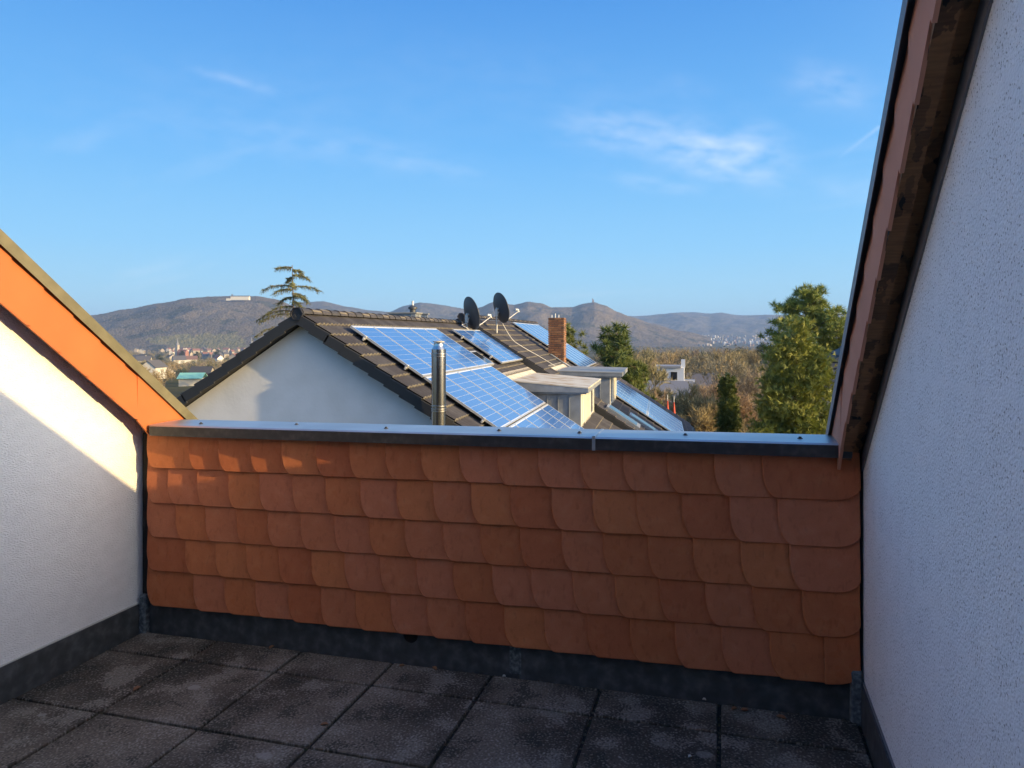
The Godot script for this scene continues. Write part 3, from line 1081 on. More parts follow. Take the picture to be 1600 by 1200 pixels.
func solar_panel(u: float, v: float, off: float, label: String, group: String, single: bool, clamps := false, fine := true) -> void:
	var t := on_house("solar_panel", label, "solar panel", group)
	var frame := Node3D.new()
	var at_ := Vector3(0, RIDGE, 0) + ud * u + vd * v + nd * off
	t.position = t.position + Basis(Vector3.UP, 0.0826) * at_
	t.basis = Basis(Vector3.UP, 0.0826) * Basis(ud, nd, vd)
	frame.free()
	part("frame", pv_frame, M.alu, t)
	part("backsheet", pv_back, M.pv_back, t)
	if single:
		for i in 6:
			for j in 10:
				part("cell", pv_cell, M.pv_cell, t, Vector3(0.036 + i * 0.1545, 0.0348, 0.052 + j * 0.1555))
	else:
		part("cells", pv_cells, M.pv_cell, t)
	# rails that carry it
	for z in [0.35, 1.30]:
		var s := Shape.new()
		s.box(Vector3(-0.03, -0.06, z - 0.02), Vector3(1.0, -0.002, z + 0.02))
		for x in [0.15, 0.8]:
			s.box(Vector3(x, -off + 0.01, z - 0.03), Vector3(x + 0.04, -0.0595, z + 0.03))
		part("rail", s.mesh(), M.black_rail, t)
	if clamps:
		part("clamp", pv_clamp, M.alu, t, Vector3(0, 0, 0.35))
		part("clamp", pv_clamp, M.alu, t, Vector3(0, 0, 1.30))

func sat_dish(where: Vector3, mast: float, centre_up: float, label: String) -> void:
	var t := on_house("satellite_dish", label, "satellite dish", "satellite dishes on the roofs opposite")
	t.position += Basis(Vector3.UP, 0.0826) * where
	var ax := Vector3(0.74, 0.25, -0.624).normalized()
	var c := Vector3(0.16, centre_up, 0.02)
	var s := Shape.new()
	# shell: a shallow bowl with a rolled rim, both faces
	var prof := []
	for i in 9:
		var r := 0.50 * i / 8.0
		prof.append(Vector2(r, -0.085 + 0.34 * r * r))
	prof.append(Vector2(0.512, 0.004))
	prof.append(Vector2(0.512, -0.012))
	for i in range(8, -1, -1):
		var r2 := 0.50 * i / 8.0
		prof.append(Vector2(r2, -0.095 + 0.34 * r2 * r2))
	s.lathe(c, ax, prof, 40)
	part("reflector", s.mesh(), M.dish, t)
	s = Shape.new()
	s.bar(Vector3(0, -0.05, 0), Vector3(0, mast, 0), 0.028, 0.028, 12, true)
	part("mast", s.mesh(), M.galv, t)
	s = Shape.new()
	s.bevel(Vector3(-0.11, -0.10, -0.11), Vector3(0.11, 0.02, 0.11), 0.03)
	part("mast_foot", s.mesh(), M.black_rail, t)
	s = Shape.new()
	s.bar(Vector3(0, mast - 0.1, 0), c - ax * 0.10, 0.025, 0.03, 8, true)
	s.bar(Vector3(0, mast - 0.25, 0.02), c - ax * 0.09 - Vector3(0, 0.12, 0), 0.02, 0.02, 8, true)
	s.bevel(Vector3(-0.05, mast - 0.3, -0.05), Vector3(0.05, mast - 0.04, 0.05), 0.01)
	part("bracket", s.mesh(), M.galv, t)
	var side := ax.cross(Vector3.UP).normalized()
	var dn := side.cross(ax).normalized()
	if dn.y > 0:
		dn = -dn
	var foot := c + dn * 0.48 - ax * 0.01
	var head := c + ax * 0.60 + dn * 0.26
	s = Shape.new()
	s.bar(foot, head, 0.016, 0.014, 8, true)
	part("feed_arm", s.mesh(), M.white_plastic, t)
	s = Shape.new()
	s.bar(head + Vector3(0, -0.03, 0), head + Vector3(0, 0.05, 0) - ax * 0.03, 0.032, 0.032, 10, true)
	s.bar(head + Vector3(0, 0.05, 0), head - ax * 0.12 + Vector3(0, 0.08, 0), 0.028, 0.036, 10, true)
	part("receiver", s.mesh(), M.white_plastic, t)

func cable_along(pts: Array, r: float) -> ArrayMesh:
	var cv := Curve3D.new()
	for i in pts.size():
		var tan_ := Vector3.ZERO
		if i > 0 and i < pts.size() - 1:
			tan_ = (pts[i + 1] - pts[i - 1]) * 0.18
		cv.add_point(pts[i], -tan_, tan_)
	var b := cv.tessellate_even_length(4, 0.12)
	var s := Shape.new()
	for i in b.size() - 1:
		s.bar(b[i], b[i + 1], r, r, 6)
	return s.mesh()

func dormer(house: Node3D, u0: float, u1: float, w0: float, wf: float, top: float, eave: float, roof_m: Material, off: float, windows: Array) -> void:
	var tn := tan(deg_to_rad(SLOPE))
	var lift := off / cos(deg_to_rad(SLOPE))
	var d := Node3D.new()
	d.name = "dormer"
	house.add_child(d, true)
	# flat roof sheet with folded edge
	var s := Shape.new()
	s.slab(hp(w0, -tn * w0 + lift + 0.02, u0 - 0.14), hp(eave, top, 0) - hp(w0, -tn * w0 + lift + 0.02, 0), Vector3(0, 0.03, 0), ud * (u1 - u0 + 0.28))
	part("roof_sheet", s.mesh(), roof_m, d)
	s = Shape.new()
	var back := -tn * w0 + lift + 0.02
	s.plate(Vector3(0, RIDGE, -u0 + 0.13), Vector3.RIGHT, Vector3.UP, Vector3(0, 0, -0.03), PackedVector2Array([Vector2(w0 + 0.15, top - 0.10), Vector2(eave - 0.01, top - 0.10), Vector2(eave - 0.01, top - 0.002), Vector2(w0 + 0.02, back - 0.004)]))
	s.plate(Vector3(0, RIDGE, -u0 + 0.10), Vector3.RIGHT, Vector3.UP, Vector3(0, 0, -0.05), PackedVector2Array([Vector2(w0 + 0.15, top - 0.14), Vector2(eave - 0.06, top - 0.14), Vector2(eave - 0.06, top - 0.06), Vector2(w0 + 0.05, back - 0.05)]))
	s.box(hp(eave - 0.05, top - 0.11, u0 - 0.125), hp(eave - 0.005, top - 0.005, u1 + 0.13))
	part("fascia", s.mesh(), M.zinc, d)
	s = Shape.new()
	s.box(hp(w0 + 0.4, top - 0.125, u0 - 0.06), hp(eave - 0.06, top - 0.02, u1 + 0.06))
	part("soffit", s.mesh(), M.cream_cladding, d)
	# cheek towards us: sheet panels between standing seams
	var roof_at := func(w: float) -> float:
		return -tn * w + lift - 0.02
	var n := 5
	var ws := (top - 0.13 - lift + 0.02) / -tn
	for i in n:
		var a := lerpf(ws, wf, float(i) / n)
		var b := lerpf(ws, wf, float(i + 1) / n)
		var q := Shape.new()
		var poly := PackedVector2Array([Vector2(a, roof_at.call(a) - 0.06), Vector2(b, roof_at.call(b) - 0.06), Vector2(b, top - 0.11), Vector2(a, top - 0.11)])
		q.plate(Vector3(0, RIDGE, -u0 - rng.randf_range(0, 0.004)), Vector3.RIGHT, Vector3.UP, Vector3(0, 0, -0.02), poly)
		part("cheek_panel", q.mesh(), M.zinc, d)
		if i > 0:
			var seam := Shape.new()
			seam.box(hp(a - 0.006, roof_at.call(a) - 0.03, u0 - 0.022), hp(a + 0.006, top - 0.115, u0 + 0.005))
			part("seam", seam.mesh(), M.zinc, d)
	s = Shape.new()
	var body := PackedVector2Array([Vector2(ws, top - 0.14), Vector2(wf - 0.02, roof_at.call(wf) - 0.3), Vector2(wf - 0.02, top - 0.12)])
	s.plate(Vector3(0, RIDGE, -u0 - 0.025), Vector3.RIGHT, Vector3.UP, Vector3(0, 0, -(u1 - u0) + 0.03), body)
	part("dormer_body", s.mesh(), M.cream_cladding, d)
	# front boards and windows
	var u := u0
	var k := 0
	while u < u1 - 0.01:
		var u2 := minf(u + 0.16, u1)
		var mid := (u + u2) * 0.5
		var glass := false
		for wdw in windows:
			if mid > wdw[0] and mid < wdw[1]:
				glass = true
		if not glass:
			s = Shape.new()
			s.bevel(hp(wf - 0.018, roof_at.call(wf) - 0.05, u2 - 0.006), hp(wf + 0.012 + (0.012 if k % 2 == 0 else 0.0), top - 0.125, u + 0.004), 0.003)
			part("front_board", s.mesh(), M.cream_cladding, d)
		u = u2
		k += 1
	for wdw in windows:
		s = Shape.new()
		s.box(hp(wf - 0.10, roof_at.call(wf) + 0.12, wdw[1]), hp(wf - 0.012, top - 0.20, wdw[0]))
		var f := part("window", s.mesh(), M.window_dark, d)
		s = Shape.new()
		for uu in [wdw[0], wdw[1] - 0.06]:
			s.box(hp(wf - 0.018, roof_at.call(wf) + 0.05, uu + 0.06), hp(wf + 0.01, top - 0.125, uu))
		s.box(hp(wf - 0.018, roof_at.call(wf) + 0.02, wdw[1] - 0.06), hp(wf + 0.009, roof_at.call(wf) + 0.12, wdw[0] + 0.06))
		s.box(hp(wf - 0.018, top - 0.20, wdw[1] - 0.06), hp(wf + 0.009, top - 0.126, wdw[0] + 0.06))
		part("window_frame", s.mesh(), M.window_frame, d)
	# flashing where it meets the roof
	s = Shape.new()
	s.slab(hp(ws - 0.2, roof_at.call(ws - 0.2) + 0.045, u0 - 0.10), vd * ((wf - ws + 0.5) / vd.x), nd * 0.02, ud * 0.09)
	part("flashing", s.mesh(), M.zinc_stained, d)
	s = Shape.new()
	s.slab(hp(w0 - 0.25, roof_at.call(w0 - 0.25) + 0.07, u0 - 0.2), vd * 0.36, nd * 0.012, ud * (u1 - u0 + 0.35))
	part("apron", s.mesh(), M.zinc_stained, d)

func neighbours() -> void:
	pv_meshes()
	# ---- nearest house
	var h1 := house_node("white gabled house with a dark tiled roof and blue solar panels, nearest beyond the parapet")
	house_body(h1, 0.165, 10.2, 5.4, 0.0)
	var seen1 := func(u: float, v: float) -> bool:
		if v > 5.2:
			return false
		if u > 0.62 and u < 5.6 and v > 0.95:
			return false
		if u > 7.3 and u < 9.9 and v > 0.95 and v < 2.5:
			return false
		if u > 6.2 and u < 9.9 and v > 3.2:
			return false
		return true
	roof_tiles(h1, -0.05, 10.2, 6.3, 0.0, seen1, 0.39)
	dormer(h1, 6.45, 10.0, 2.38, 4.15, -1.68, 4.37, M.zinc_stained, 0.0, [[9.05, 9.75], [7.1, 7.2]])
	var rows := ["top row", "second row", "third row"]
	var nth := ["first", "second", "third", "fourth", "fifth"]
	for r in 3:
		for k in 5:
			solar_panel(0.80 + 1.0 * k, 0.60 + 1.68 * r, 0.13, "blue solar panel, %s from the gable in the %s of the near array" % [nth[k], rows[r]], "solar panels on the nearest roof", true, k == 0)
	for k in 3:
		solar_panel(7.25 + 1.0 * k, 0.60, 0.13, "blue solar panel, %s of the three under the satellite dish" % nth[k], "solar panels on the nearest roof", true, k == 0)
	# a roof hatch between the arrays
	var s := Shape.new()
	s.slab(rp(6.02, 1.55, 0.03), ud * 0.75, vd * 0.62, nd * 0.07)
	var hatch := part("roof_hatch", s.mesh(), M.galv, h1)
	s = Shape.new()
	s.slab(rp(6.08, 1.61, 0.101), ud * 0.63, vd * 0.5, nd * 0.004)
	part("pane", s.mesh(), M.window_dark, hatch)
	# metal-clad stack behind the ridge
	var st := on_house("chimney_stack", "grey sheet-clad flat chimney stack with a round cowl behind the nearest ridge", "chimney")
	s = Shape.new()
	s.box(hp(-1.92, -1.5, 10.1), hp(-1.07, 0.30, 8.95))
	part("cladding", s.mesh(), M.zinc, st)
	s = Shape.new()
	for i in 4:
		s.box(hp(-1.068, -1.2, 9.2 + 0.27 * i), hp(-1.055, 0.29, 9.18 + 0.27 * i))
	for i in 3:
		s.box(hp(-1.75 + 0.27 * i, -1.2, 8.95), hp(-1.735 + 0.27 * i, 0.29, 8.937))
	part("seam", s.mesh(), M.zinc, st)
	s = Shape.new()
	s.box(hp(-1.97, 0.30, 10.15), hp(-1.02, 0.335, 8.90))
	part("lid", s.mesh(), M.zinc_roof, st)
	s = Shape.new()
	s.lathe(hp(-1.28, 0.33, 9.3), Vector3.UP, [Vector2(0.09, 0.0), Vector2(0.09, 0.10), Vector2(0.14, 0.12), Vector2(0.14, 0.17), Vector2(0.07, 0.22), Vector2(0.05, 0.23), Vector2(0.0, 0.24)], 16)
	part("cowl", s.mesh(), M.dish, st)
	s = Shape.new()
	s.lathe(hp(-1.28, 0.55, 9.3), Vector3.UP, [Vector2(0.035, 0.0), Vector2(0.035, 0.14), Vector2(0.0, 0.145)], 12)
	part("pipe", s.mesh(), M.white_plastic, st)
	# ---- second house, a step higher
	var h2 := house_node("dark tiled house with a brick chimney and pale blue panels, second in the row")
	house_body(h2, 10.39, 24.0, 7.6, 0.19)
	var seen2 := func(u: float, v: float) -> bool:
		return (u < 17.0 and v < 3.4) or (u < 15.0 and v > 4.8 and v < 7.6)
	roof_tiles(h2, 10.2, 24.0, 8.9, 0.19, seen2, 0.36)
	dormer(h2, 11.9, 15.4, 2.75, 4.5, -1.58, 4.92, M.zinc_roof, 0.19, [[12.2, 13.0]])
	for c in 6:
		for r in 2:
			solar_panel(16.4 + 1.0 * c, 0.22 + 1.68 * r, 0.31, "pale blue solar panel, %s column, %s row, behind the brick chimney" % [["first", "second", "third", "fourth", "fifth", "sixth"][c], ["upper", "lower"][r]], "solar panels round the brick chimney", false)
			solar_panel(14.9 + 1.0 * c, 4.85 + 1.66 * r, 0.31, "pale blue solar panel, %s column, %s row, of the array below the dormers" % [["first", "second", "third", "fourth", "fifth", "sixth"][c], ["upper", "lower"][r]], "solar panels low on the second roof", false)
	# skylights and snow boards low on the second roof
	for q in [[10.75, 5.15, 0.9, 1.2], [12.3, 5.9, 0.8, 1.1]]:
		s = Shape.new()
		s.slab(rp(q[0], q[1], 0.22), ud * q[2], vd * q[3], nd * 0.10)
		var sk := part("roof_window", s.mesh(), M.zinc, h2)
		s = Shape.new()
		s.slab(rp(q[0] + 0.08, q[1] + 0.08, 0.322), ud * (q[2] - 0.16), vd * (q[3] - 0.2), nd * 0.005)
		part("pane", s.mesh(), M.window_dark, sk)
	# brick chimney, brick by brick
	var ch := on_house("brick_chimney", "tall weathered red brick chimney standing on the second roof", "chimney")
	s = Shape.new()
	s.box(hp(2.035, -2.2, 15.565), hp(2.575, 0.27, 15.035))
	part("mortar_core", s.mesh(), M.mortar, ch)
	var bl := Shape.new()
	bl.bevel(Vector3(-0.115, -0.033, -0.055), Vector3(0.115, 0.033, 0.055), 0.006)
	var bs := Shape.new()
	bs.bevel(Vector3(-0.0535, -0.033, -0.055), Vector3(0.0535, 0.033, 0.055), 0.006)
	var blm := bl.mesh()
	var bsm := bs.mesh()
	var course := 0
	var y := -1.56
	while y < 0.29:
		for side in 4:
			# face frames: near (towards us), right, far, left
			var ln := 0.60
			var yaw: float = [0.0, PI / 2, PI, -PI / 2][side]
			var bx := -ln * 0.5 + (0.0 if course % 2 == 0 else -0.0)
			var widths := [0.23, 0.23, 0.107] if (course + side) % 2 == 0 else [0.107, 0.23, 0.23]
			for wd in widths:
				if side == 3 or side == 2:
					if rng.randf() < 0.0:
						continue
				var b := part("brick", blm if wd > 0.2 else bsm, M["brick_%d" % rng.randi_range(0, 3)], ch)
				var loc := Vector3(bx + wd * 0.5, 0, 0.247 + rng.randf_range(-0.003, 0.004))
				b.position = hp(2.305, y, 15.3) + loc.rotated(Vector3.UP, yaw)
				b.rotation.y = yaw
				bx += wd + 0.0165
		y += 0.083
		course += 1
	s = Shape.new()
	s.box(hp(2.02, 0.275, 15.58), hp(2.59, 0.31, 15.02))
	part("mortar_cap", s.mesh(), M.mortar, ch)
	for k in 3:
		s = Shape.new()
		s.bar(hp(2.12 + 0.13 * k, 0.30, 15.15), hp(2.12 + 0.13 * k, 0.42 + 0.05 * (k % 2), 15.15), 0.02, 0.02, 8, true)
		part("flue_pot", s.mesh(), M.white_plastic, ch)
	s = Shape.new()
	s.slab(rp(14.75, 2.35, 0.26), ud * 0.22, vd * 1.05, nd * 0.03)
	part("flashing", s.mesh(), M.zinc, ch)
	# steel flue on the gable
	var fl := on_house("steel_flue", "polished steel flue pipe standing in front of the white gable", "flue pipe")
	s = Shape.new()
	s.lathe(hp(2.60, -RIDGE, -0.255), Vector3.UP, [Vector2(0.116, 0.0), Vector2(0.116, RIDGE - 0.62)], 32)
	part("pipe", s.mesh(), M.steel, fl)
	for hh in [-0.66, -0.70, -1.50, -1.545, -1.58]:
		s = Shape.new()
		s.lathe(hp(2.60, hh, -0.255), Vector3.UP, [Vector2(0.116, -0.012), Vector2(0.122, -0.008), Vector2(0.122, 0.008), Vector2(0.116, 0.012)], 32)
		part("collar", s.mesh(), M.steel_dull, fl)
	s = Shape.new()
	s.lathe(hp(2.60, -0.62, -0.255), Vector3.UP, [Vector2(0.116, 0.0), Vector2(0.116, 0.03), Vector2(0.084, 0.085), Vector2(0.078, 0.12), Vector2(0.078, 0.14)], 32)
	part("cone", s.mesh(), M.steel, fl)
	s = Shape.new()
	s.lathe(hp(2.60, -0.495, -0.255), Vector3.UP, [Vector2(0.05, 0.0), Vector2(0.05, 0.02), Vector2(0.094, 0.022), Vector2(0.094, 0.034), Vector2(0.0, 0.045)], 24)
	part("rain_cap", s.mesh(), M.zinc_stained, fl)
	s = Shape.new()
	s.box(hp(2.5, -1.95, 0.16), hp(2.7, -1.91, -0.15))
	part("bracket", s.mesh(), M.galv, fl)
	# dishes and a loose cable
	sat_dish(hp(0.36, -0.30, 9.55), 0.62, 0.62, "dark satellite dish on the nearest roof beside the row of three panels")
	sat_dish(hp(0.86, -0.36, 11.4), 0.92, 0.91, "dark satellite dish on the second roof with a pale cable hanging from it")
	var cb := on_house("roof_cable", "pale cable curving down the dark tiles from the second dish", "cable")
	part("strand", cable_along([hp(1.02, 0.08, 11.45), rp(11.7, 1.35, 0.32), rp(11.9, 1.75, 0.27), rp(12.3, 2.4, 0.27), rp(12.5, 3.0, 0.27)], 0.011), M.cable, cb)
	var cb2 := on_house("roof_cable", "pale cable at the foot of the first dish", "cable")
	part("strand", cable_along([hp(0.36, 0.0, 9.5), hp(0.30, -0.05, 9.2), hp(0.45, -0.12, 9.1), rp(9.4, 0.55, 0.10), rp(9.9, 0.8, 0.12)], 0.018), M.cable, cb2)

# ---------------------------------------------------------------- land
var lumps := FastNoiseLite.new()
var fine := FastNoiseLite.new()

func ground_y(x: float, z: float) -> float:
	var d := Vector2(x - EYE.x, z - EYE.z).length()
	var tab := [[0.0, -7.2], [45.0, -7.2], [90.0, -10.5], [180.0, -15.0], [350.0, -21.0], [700.0, -31.0], [1300.0, -41.0], [2500.0, -47.0], [12000.0, -52.0]]
	var y := -52.0
	for k in tab.size() - 1:
		if d >= tab[k][0] and d < tab[k + 1][0]:
			y = lerpf(tab[k][1], tab[k + 1][1], (d - tab[k][0]) / (tab[k + 1][0] - tab[k][0]))
	if d > 60.0:
		y += minf((d - 60.0) * 0.01, 2.0) * lumps.get_noise_2d(x * 0.6, z * 0.6)
	return y

func spot(px: float, d: float) -> Vector3:
	var p := at(px, HORIZON, d)
	return Vector3(p.x, ground_y(p.x, p.z), p.z)

func grid_mesh(rows: Array, cols: Array) -> ArrayMesh:      # rows[i][j] = point, cols likewise colour
	var v := PackedVector3Array()
	var n := PackedVector3Array()
	var c := PackedColorArray()
	var ix := PackedInt32Array()
	var w: int = rows[0].size()
	var h: int = rows.size()
	for i in h:
		for j in w:
			v.append(rows[i][j])
			c.append(cols[i][j])
			var a: Vector3 = rows[i][maxi(j - 1, 0)]
			var b: Vector3 = rows[i][mini(j + 1, w - 1)]
			var p: Vector3 = rows[maxi(i - 1, 0)][j]
			var q: Vector3 = rows[mini(i + 1, h - 1)][j]
			var nn := (b - a).cross(q - p).normalized()
			n.append(nn if nn.y > 0 else -nn)
	for i in h - 1:
		for j in w - 1:
			var k := i * w + j
			ix.append_array(PackedInt32Array([k, k + w + 1, k + 1, k, k + w, k + w + 1]))
	var arr := []
	arr.resize(Mesh.ARRAY_MAX)
	arr[Mesh.ARRAY_VERTEX] = v
	arr[Mesh.ARRAY_NORMAL] = n
	arr[Mesh.ARRAY_COLOR] = c
	arr[Mesh.ARRAY_INDEX] = ix
	var m := ArrayMesh.new()
	m.add_surface_from_arrays(Mesh.PRIMITIVE_TRIANGLES, arr)
	return m

func prof_at(prof: Array, x: float) -> float:
	if x <= prof[0][0]:
		return prof[0][1]
	for k in prof.size() - 1:
		if x < prof[k + 1][0]:
			var t = (x - prof[k][0]) / (prof[k + 1][0] - prof[k][0])
			t = t * t * (3.0 - 2.0 * t) * 0.5 + t * 0.5
			return lerpf(prof[k][1], prof[k + 1][1], t)
	return prof[-1][1]

# a wooded hill: skyline given by bearing and height line at its crest distance; slopes down to the plain on both sides
func hill(called: String, prof: Array, crest: float, front: float, back: float, step: float, rows_n: int, tones: Array, seed_: int, bumps: float, grain: float, meadow := []) -> void:
	var rows := []
	var cols := []
	var x0: float = prof[0][0]
	var x1: float = prof[-1][0]
	var nj := int((x1 - x0) / step) + 1
	var dark := FastNoiseLite.new()
	dark.seed = seed_
	dark.frequency = 0.0035
	dark.fractal_octaves = 4
	var rough := RandomNumberGenerator.new()
	rough.seed = seed_ * 7
	for i in rows_n + 14:
		var row := []
		var crow := []
		var t := float(i) / rows_n              # 0 at the front foot, 1 at the crest, beyond: back slope
		for j in nj:
			var px := x0 + step * j
			var d := lerpf(front, crest, t) if t <= 1.0 else lerpf(crest, back, (t - 1.0) / (13.0 / rows_n))
			var p := at(px, HORIZON, d)
			var top := EYE.y + (HORIZON - prof_at(prof, px)) / FOCAL * crest
			var base := -56.0
			var s: float
			if t <= 1.0:
				s = pow(sin(t * PI * 0.5), 1.25)
			else:
				s = 1.0 - smoothstep(0.0, 1.0, (t - 1.0) / (13.0 / rows_n))
			var y := lerpf(base, top, s)
			var room := sin(clampf(t, 0.0, 1.0) * PI)
			y += bumps * room * lumps.get_noise_2d(p.x * 0.16 + seed_ * 31.0, p.z * 0.16)
			y += bumps * 0.16 * room * lumps.get_noise_2d(p.x * 0.5 + seed_ * 17.0, p.z * 0.5)
			y += grain * (0.22 * fine.get_noise_2d(p.x * 0.9, p.z * 0.9) + 0.28 * (rough.randf() - 0.5)) * smoothstep(0.0, 0.12, t)
			row.append(Vector3(p.x, y, p.z))
			var k := 0.5 + 0.9 * dark.get_noise_2d(p.x, p.z)
			var g := 0.5 + 0.9 * fine.get_noise_2d(p.x * 2.3 + 400.0, p.z * 2.3)
			var c: Color = (tones[0] as Color).lerp(tones[1], clampf(k, 0, 1)).lerp(tones[2], clampf(g, 0, 1) * 0.55)
			if dark.get_noise_2d(p.x * 1.7 + 900.0, p.z * 1.7) > 0.27:
				c = c.lerp(tones[3], 0.75)
			for md in meadow:
				var e := Vector2((px - md[0]) / md[2], (t - md[1]) / md[3]).length() + 0.7 * dark.get_noise_2d(p.x * 3.0, p.z * 3.0)
				if e < 1.0:
					c = c.lerp(Color(0.19, 0.165, 0.07), 0.85)
			crow.append(c * rough.randf_range(0.72, 1.28))
		rows.append(row)
		cols.append(crow)
	structure(called, grid_mesh(rows, cols), M.terrain)

func little_house(label: String, group: String, where: Vector3, w: float, l: float, hgt: float, yaw: float, wall: Color, roof: Color, flat := false) -> Node3D:
	var t := thing("distant_house", label, "house", where, group)
	t.rotation.y = yaw
	var s := Shape.new()
	s.col = wall
	var rise := w * 0.42
	if flat:
		s.box(Vector3(-w * 0.5, -1.0, -l * 0.5), Vector3(w * 0.5, hgt, l * 0.5))
		part("wall", s.mesh(), M.painted, t)
		s = Shape.new()
		s.col = roof
		s.box(Vector3(-w * 0.52, hgt, -l * 0.52), Vector3(w * 0.52, hgt + 0.35, l * 0.52))
		part("roof", s.mesh(), M.painted, t)
		return t
	s.plate(Vector3(0, 0, -l * 0.5), Vector3.RIGHT, Vector3.UP, Vector3(0, 0, l), PackedVector2Array([Vector2(-w * 0.5, -1.0), Vector2(w * 0.5, -1.0), Vector2(w * 0.5, hgt), Vector2(0, hgt + rise), Vector2(-w * 0.5, hgt)]))
	part("wall", s.mesh(), M.painted, t)
	s = Shape.new()
	s.col = roof
	for sg in [-1.0, 1.0]:
		s.slab(Vector3(0, hgt + rise + 0.06, -l * 0.54), Vector3(sg * w * 0.56, -rise * 1.12, 0), Vector3(0, 0.25, 0), Vector3(0, 0, l * 1.08))
	part("roof", s.mesh(), M.painted, t)
	return t

func windows_on(t: Node3D, w: float, l: float, hgt: float, rows_n: int, cols_n: int) -> void:
	var s := Shape.new()
	s.box(Vector3(-0.45, -0.6, -0.04), Vector3(0.45, 0.6, 0.04))
	var m := s.mesh()
	for r in rows_n:
		for c in cols_n:
			part("window", m, M.window_dark, t, Vector3(lerpf(-w * 0.5, w * 0.5, (c + 0.5) / cols_n), lerpf(0.8, hgt, (r + 0.5) / rows_n), l * 0.5 + 0.01))

func landscape() -> void:
	lumps.seed = 5
	lumps.frequency = 0.01
	lumps.fractal_octaves = 4
	fine.seed = 6
	fine.frequency = 0.03
	fine.fractal_octaves = 3
	# ---- the ground, one sheet out to the far hills
	var rows := []
	var cols := []
	var radii := [0.5, 6.0, 14.0, 25.0, 40.0]
	var r := 52.0
	while r < 11500.0:
		radii.append(r)
		r *= 1.09
	for rr in radii:
		var row := []
		var crow := []
		for j in 181:
			var a := TAU * j / 180.0
			var x = EYE.x + rr * sin(a)
			var z = EYE.z - rr * cos(a)
			row.append(Vector3(x, ground_y(x, z), z))
			var k := 0.5 + 0.8 * lumps.get_noise_2d(x * 1.5, z * 1.5)
			crow.append(Color(0.075, 0.062, 0.034).lerp(Color(0.13, 0.115, 0.05), clampf(k, 0, 1)))
		rows.append(row)
		cols.append(crow)
	structure("ground", grid_mesh(rows, cols), M.terrain)
	# ---- the range of hills
	var brown := [Color(0.095, 0.075, 0.05), Color(0.14, 0.112, 0.078), Color(0.19, 0.155, 0.105), Color(0.05, 0.054, 0.036)]
	var grey := [Color(0.085, 0.075, 0.058), Color(0.12, 0.104, 0.08), Color(0.165, 0.142, 0.108), Color(0.05, 0.056, 0.042)]
	hill("hill", [[-140, 512], [0, 508], [80, 501], [145, 493.5], [200, 485], [250, 475], [300, 466.5], [330, 464], [365, 463], [400, 464.5], [430, 470.5], [470, 484], [520, 503], [600, 528]], 3200.0, 2150.0, 4100.0, 1.2, 150, brown, 3, 26.0, 9.0, [[325, 0.16, 60, 0.10], [270, 0.20, 40, 0.06]])
	hill("hill", [[380, 505], [430, 482], [470, 473], [505, 471.5], [545, 480], [580, 485.5], [610, 488], [660, 492], [760, 505]], 4600.0, 3500.0, 5600.0, 1.8, 60, grey, 5, 30.0, 10.0)
	hill("hill", [[560, 503], [605, 489], [632, 478], [656, 473], [690, 478], [718, 482.5], [745, 490], [790, 504]], 5000.0, 3900.0, 5900.0, 1.8, 60, grey, 7, 30.0, 10.0)
	hill("hill", [[690, 512], [735, 489], [750, 482], [771, 473.5], [790, 476], [803, 477], [825, 472], [845, 474.5], [862, 481], [894, 481], [911, 476], [928, 473.5], [945, 478], [965, 488], [985, 495], [1020, 506], [1060, 517], [1110, 527]], 4200.0, 3000.0, 5100.0, 1.5, 90, brown, 9, 34.0, 9.0)
	hill("hill", [[880, 506], [960, 495], [1000, 494.5], [1030, 491.5], [1065, 488.5], [1085, 488.5], [1110, 491], [1125, 490], [1150, 493], [1200, 492.5], [1230, 494], [1300, 491], [1400, 493], [1600, 497], [1800, 500]], 7600.0, 5200.0, 9200.0, 2.4, 70, grey, 11, 45.0, 12.0)
	# ---- on the hill tops
	var ht := thing("hilltop_hotel", "long cream hotel on the flat top of the left hill", "hotel", at(373, 465.6, 2880))
	ht.rotation.y = YAW
	var s := Shape.new()
	s.col = Color(0.72, 0.66, 0.52)
	s.box(Vector3(-30, -9, -8), Vector3(44, 6, 8))
	part("wall", s.mesh(), M.painted, ht)
	s = Shape.new()
	s.col = Color(0.70, 0.64, 0.50)
	s.box(Vector3(-48, -11, -10), Vector3(-30.2, -2, 8))
	part("wing", s.mesh(), M.painted, ht)
	s = Shape.new()
	s.col = Color(0.10, 0.10, 0.11)
	s.plate(Vector3(-31, 6.1, -9), Vector3(0, 0, 1), Vector3.UP, Vector3(76, 0, 0), PackedVector2Array([Vector2(0, 0), Vector2(18, 0), Vector2(14, 3.4), Vector2(4, 3.4)]))
	part("roof", s.mesh(), M.painted, ht)
	s = Shape.new()
	s.col = Color(0.12, 0.11, 0.11)
	s.box(Vector3(-29, 6.2, -3), Vector3(-24, 15, 1))
	part("turret", s.mesh(), M.painted, ht)
	var ca := thing("castle_ruin", "small ruined castle tower on the pointed wooded peak", "ruin", at(927, 474.5, 4180))
	ca.rotation.y = YAW
	s = Shape.new()
	s.col = Color(0.24, 0.21, 0.18)
	s.box(Vector3(-7, -12, -5), Vector3(4, 24, 5))
	s.box(Vector3(-7, 24.1, -5), Vector3(-2.5, 31, 5))
	part("tower", s.mesh(), M.painted, ca)
	s = Shape.new()
	s.col = Color(0.42, 0.33, 0.27)
	s.box(Vector3(-30, -22, 2), Vector3(-14, -6, 12))
	s.box(Vector3(12, -20, 2), Vector3(34, -9, 12))
	part("terrace_building", s.mesh(), M.painted, ca)
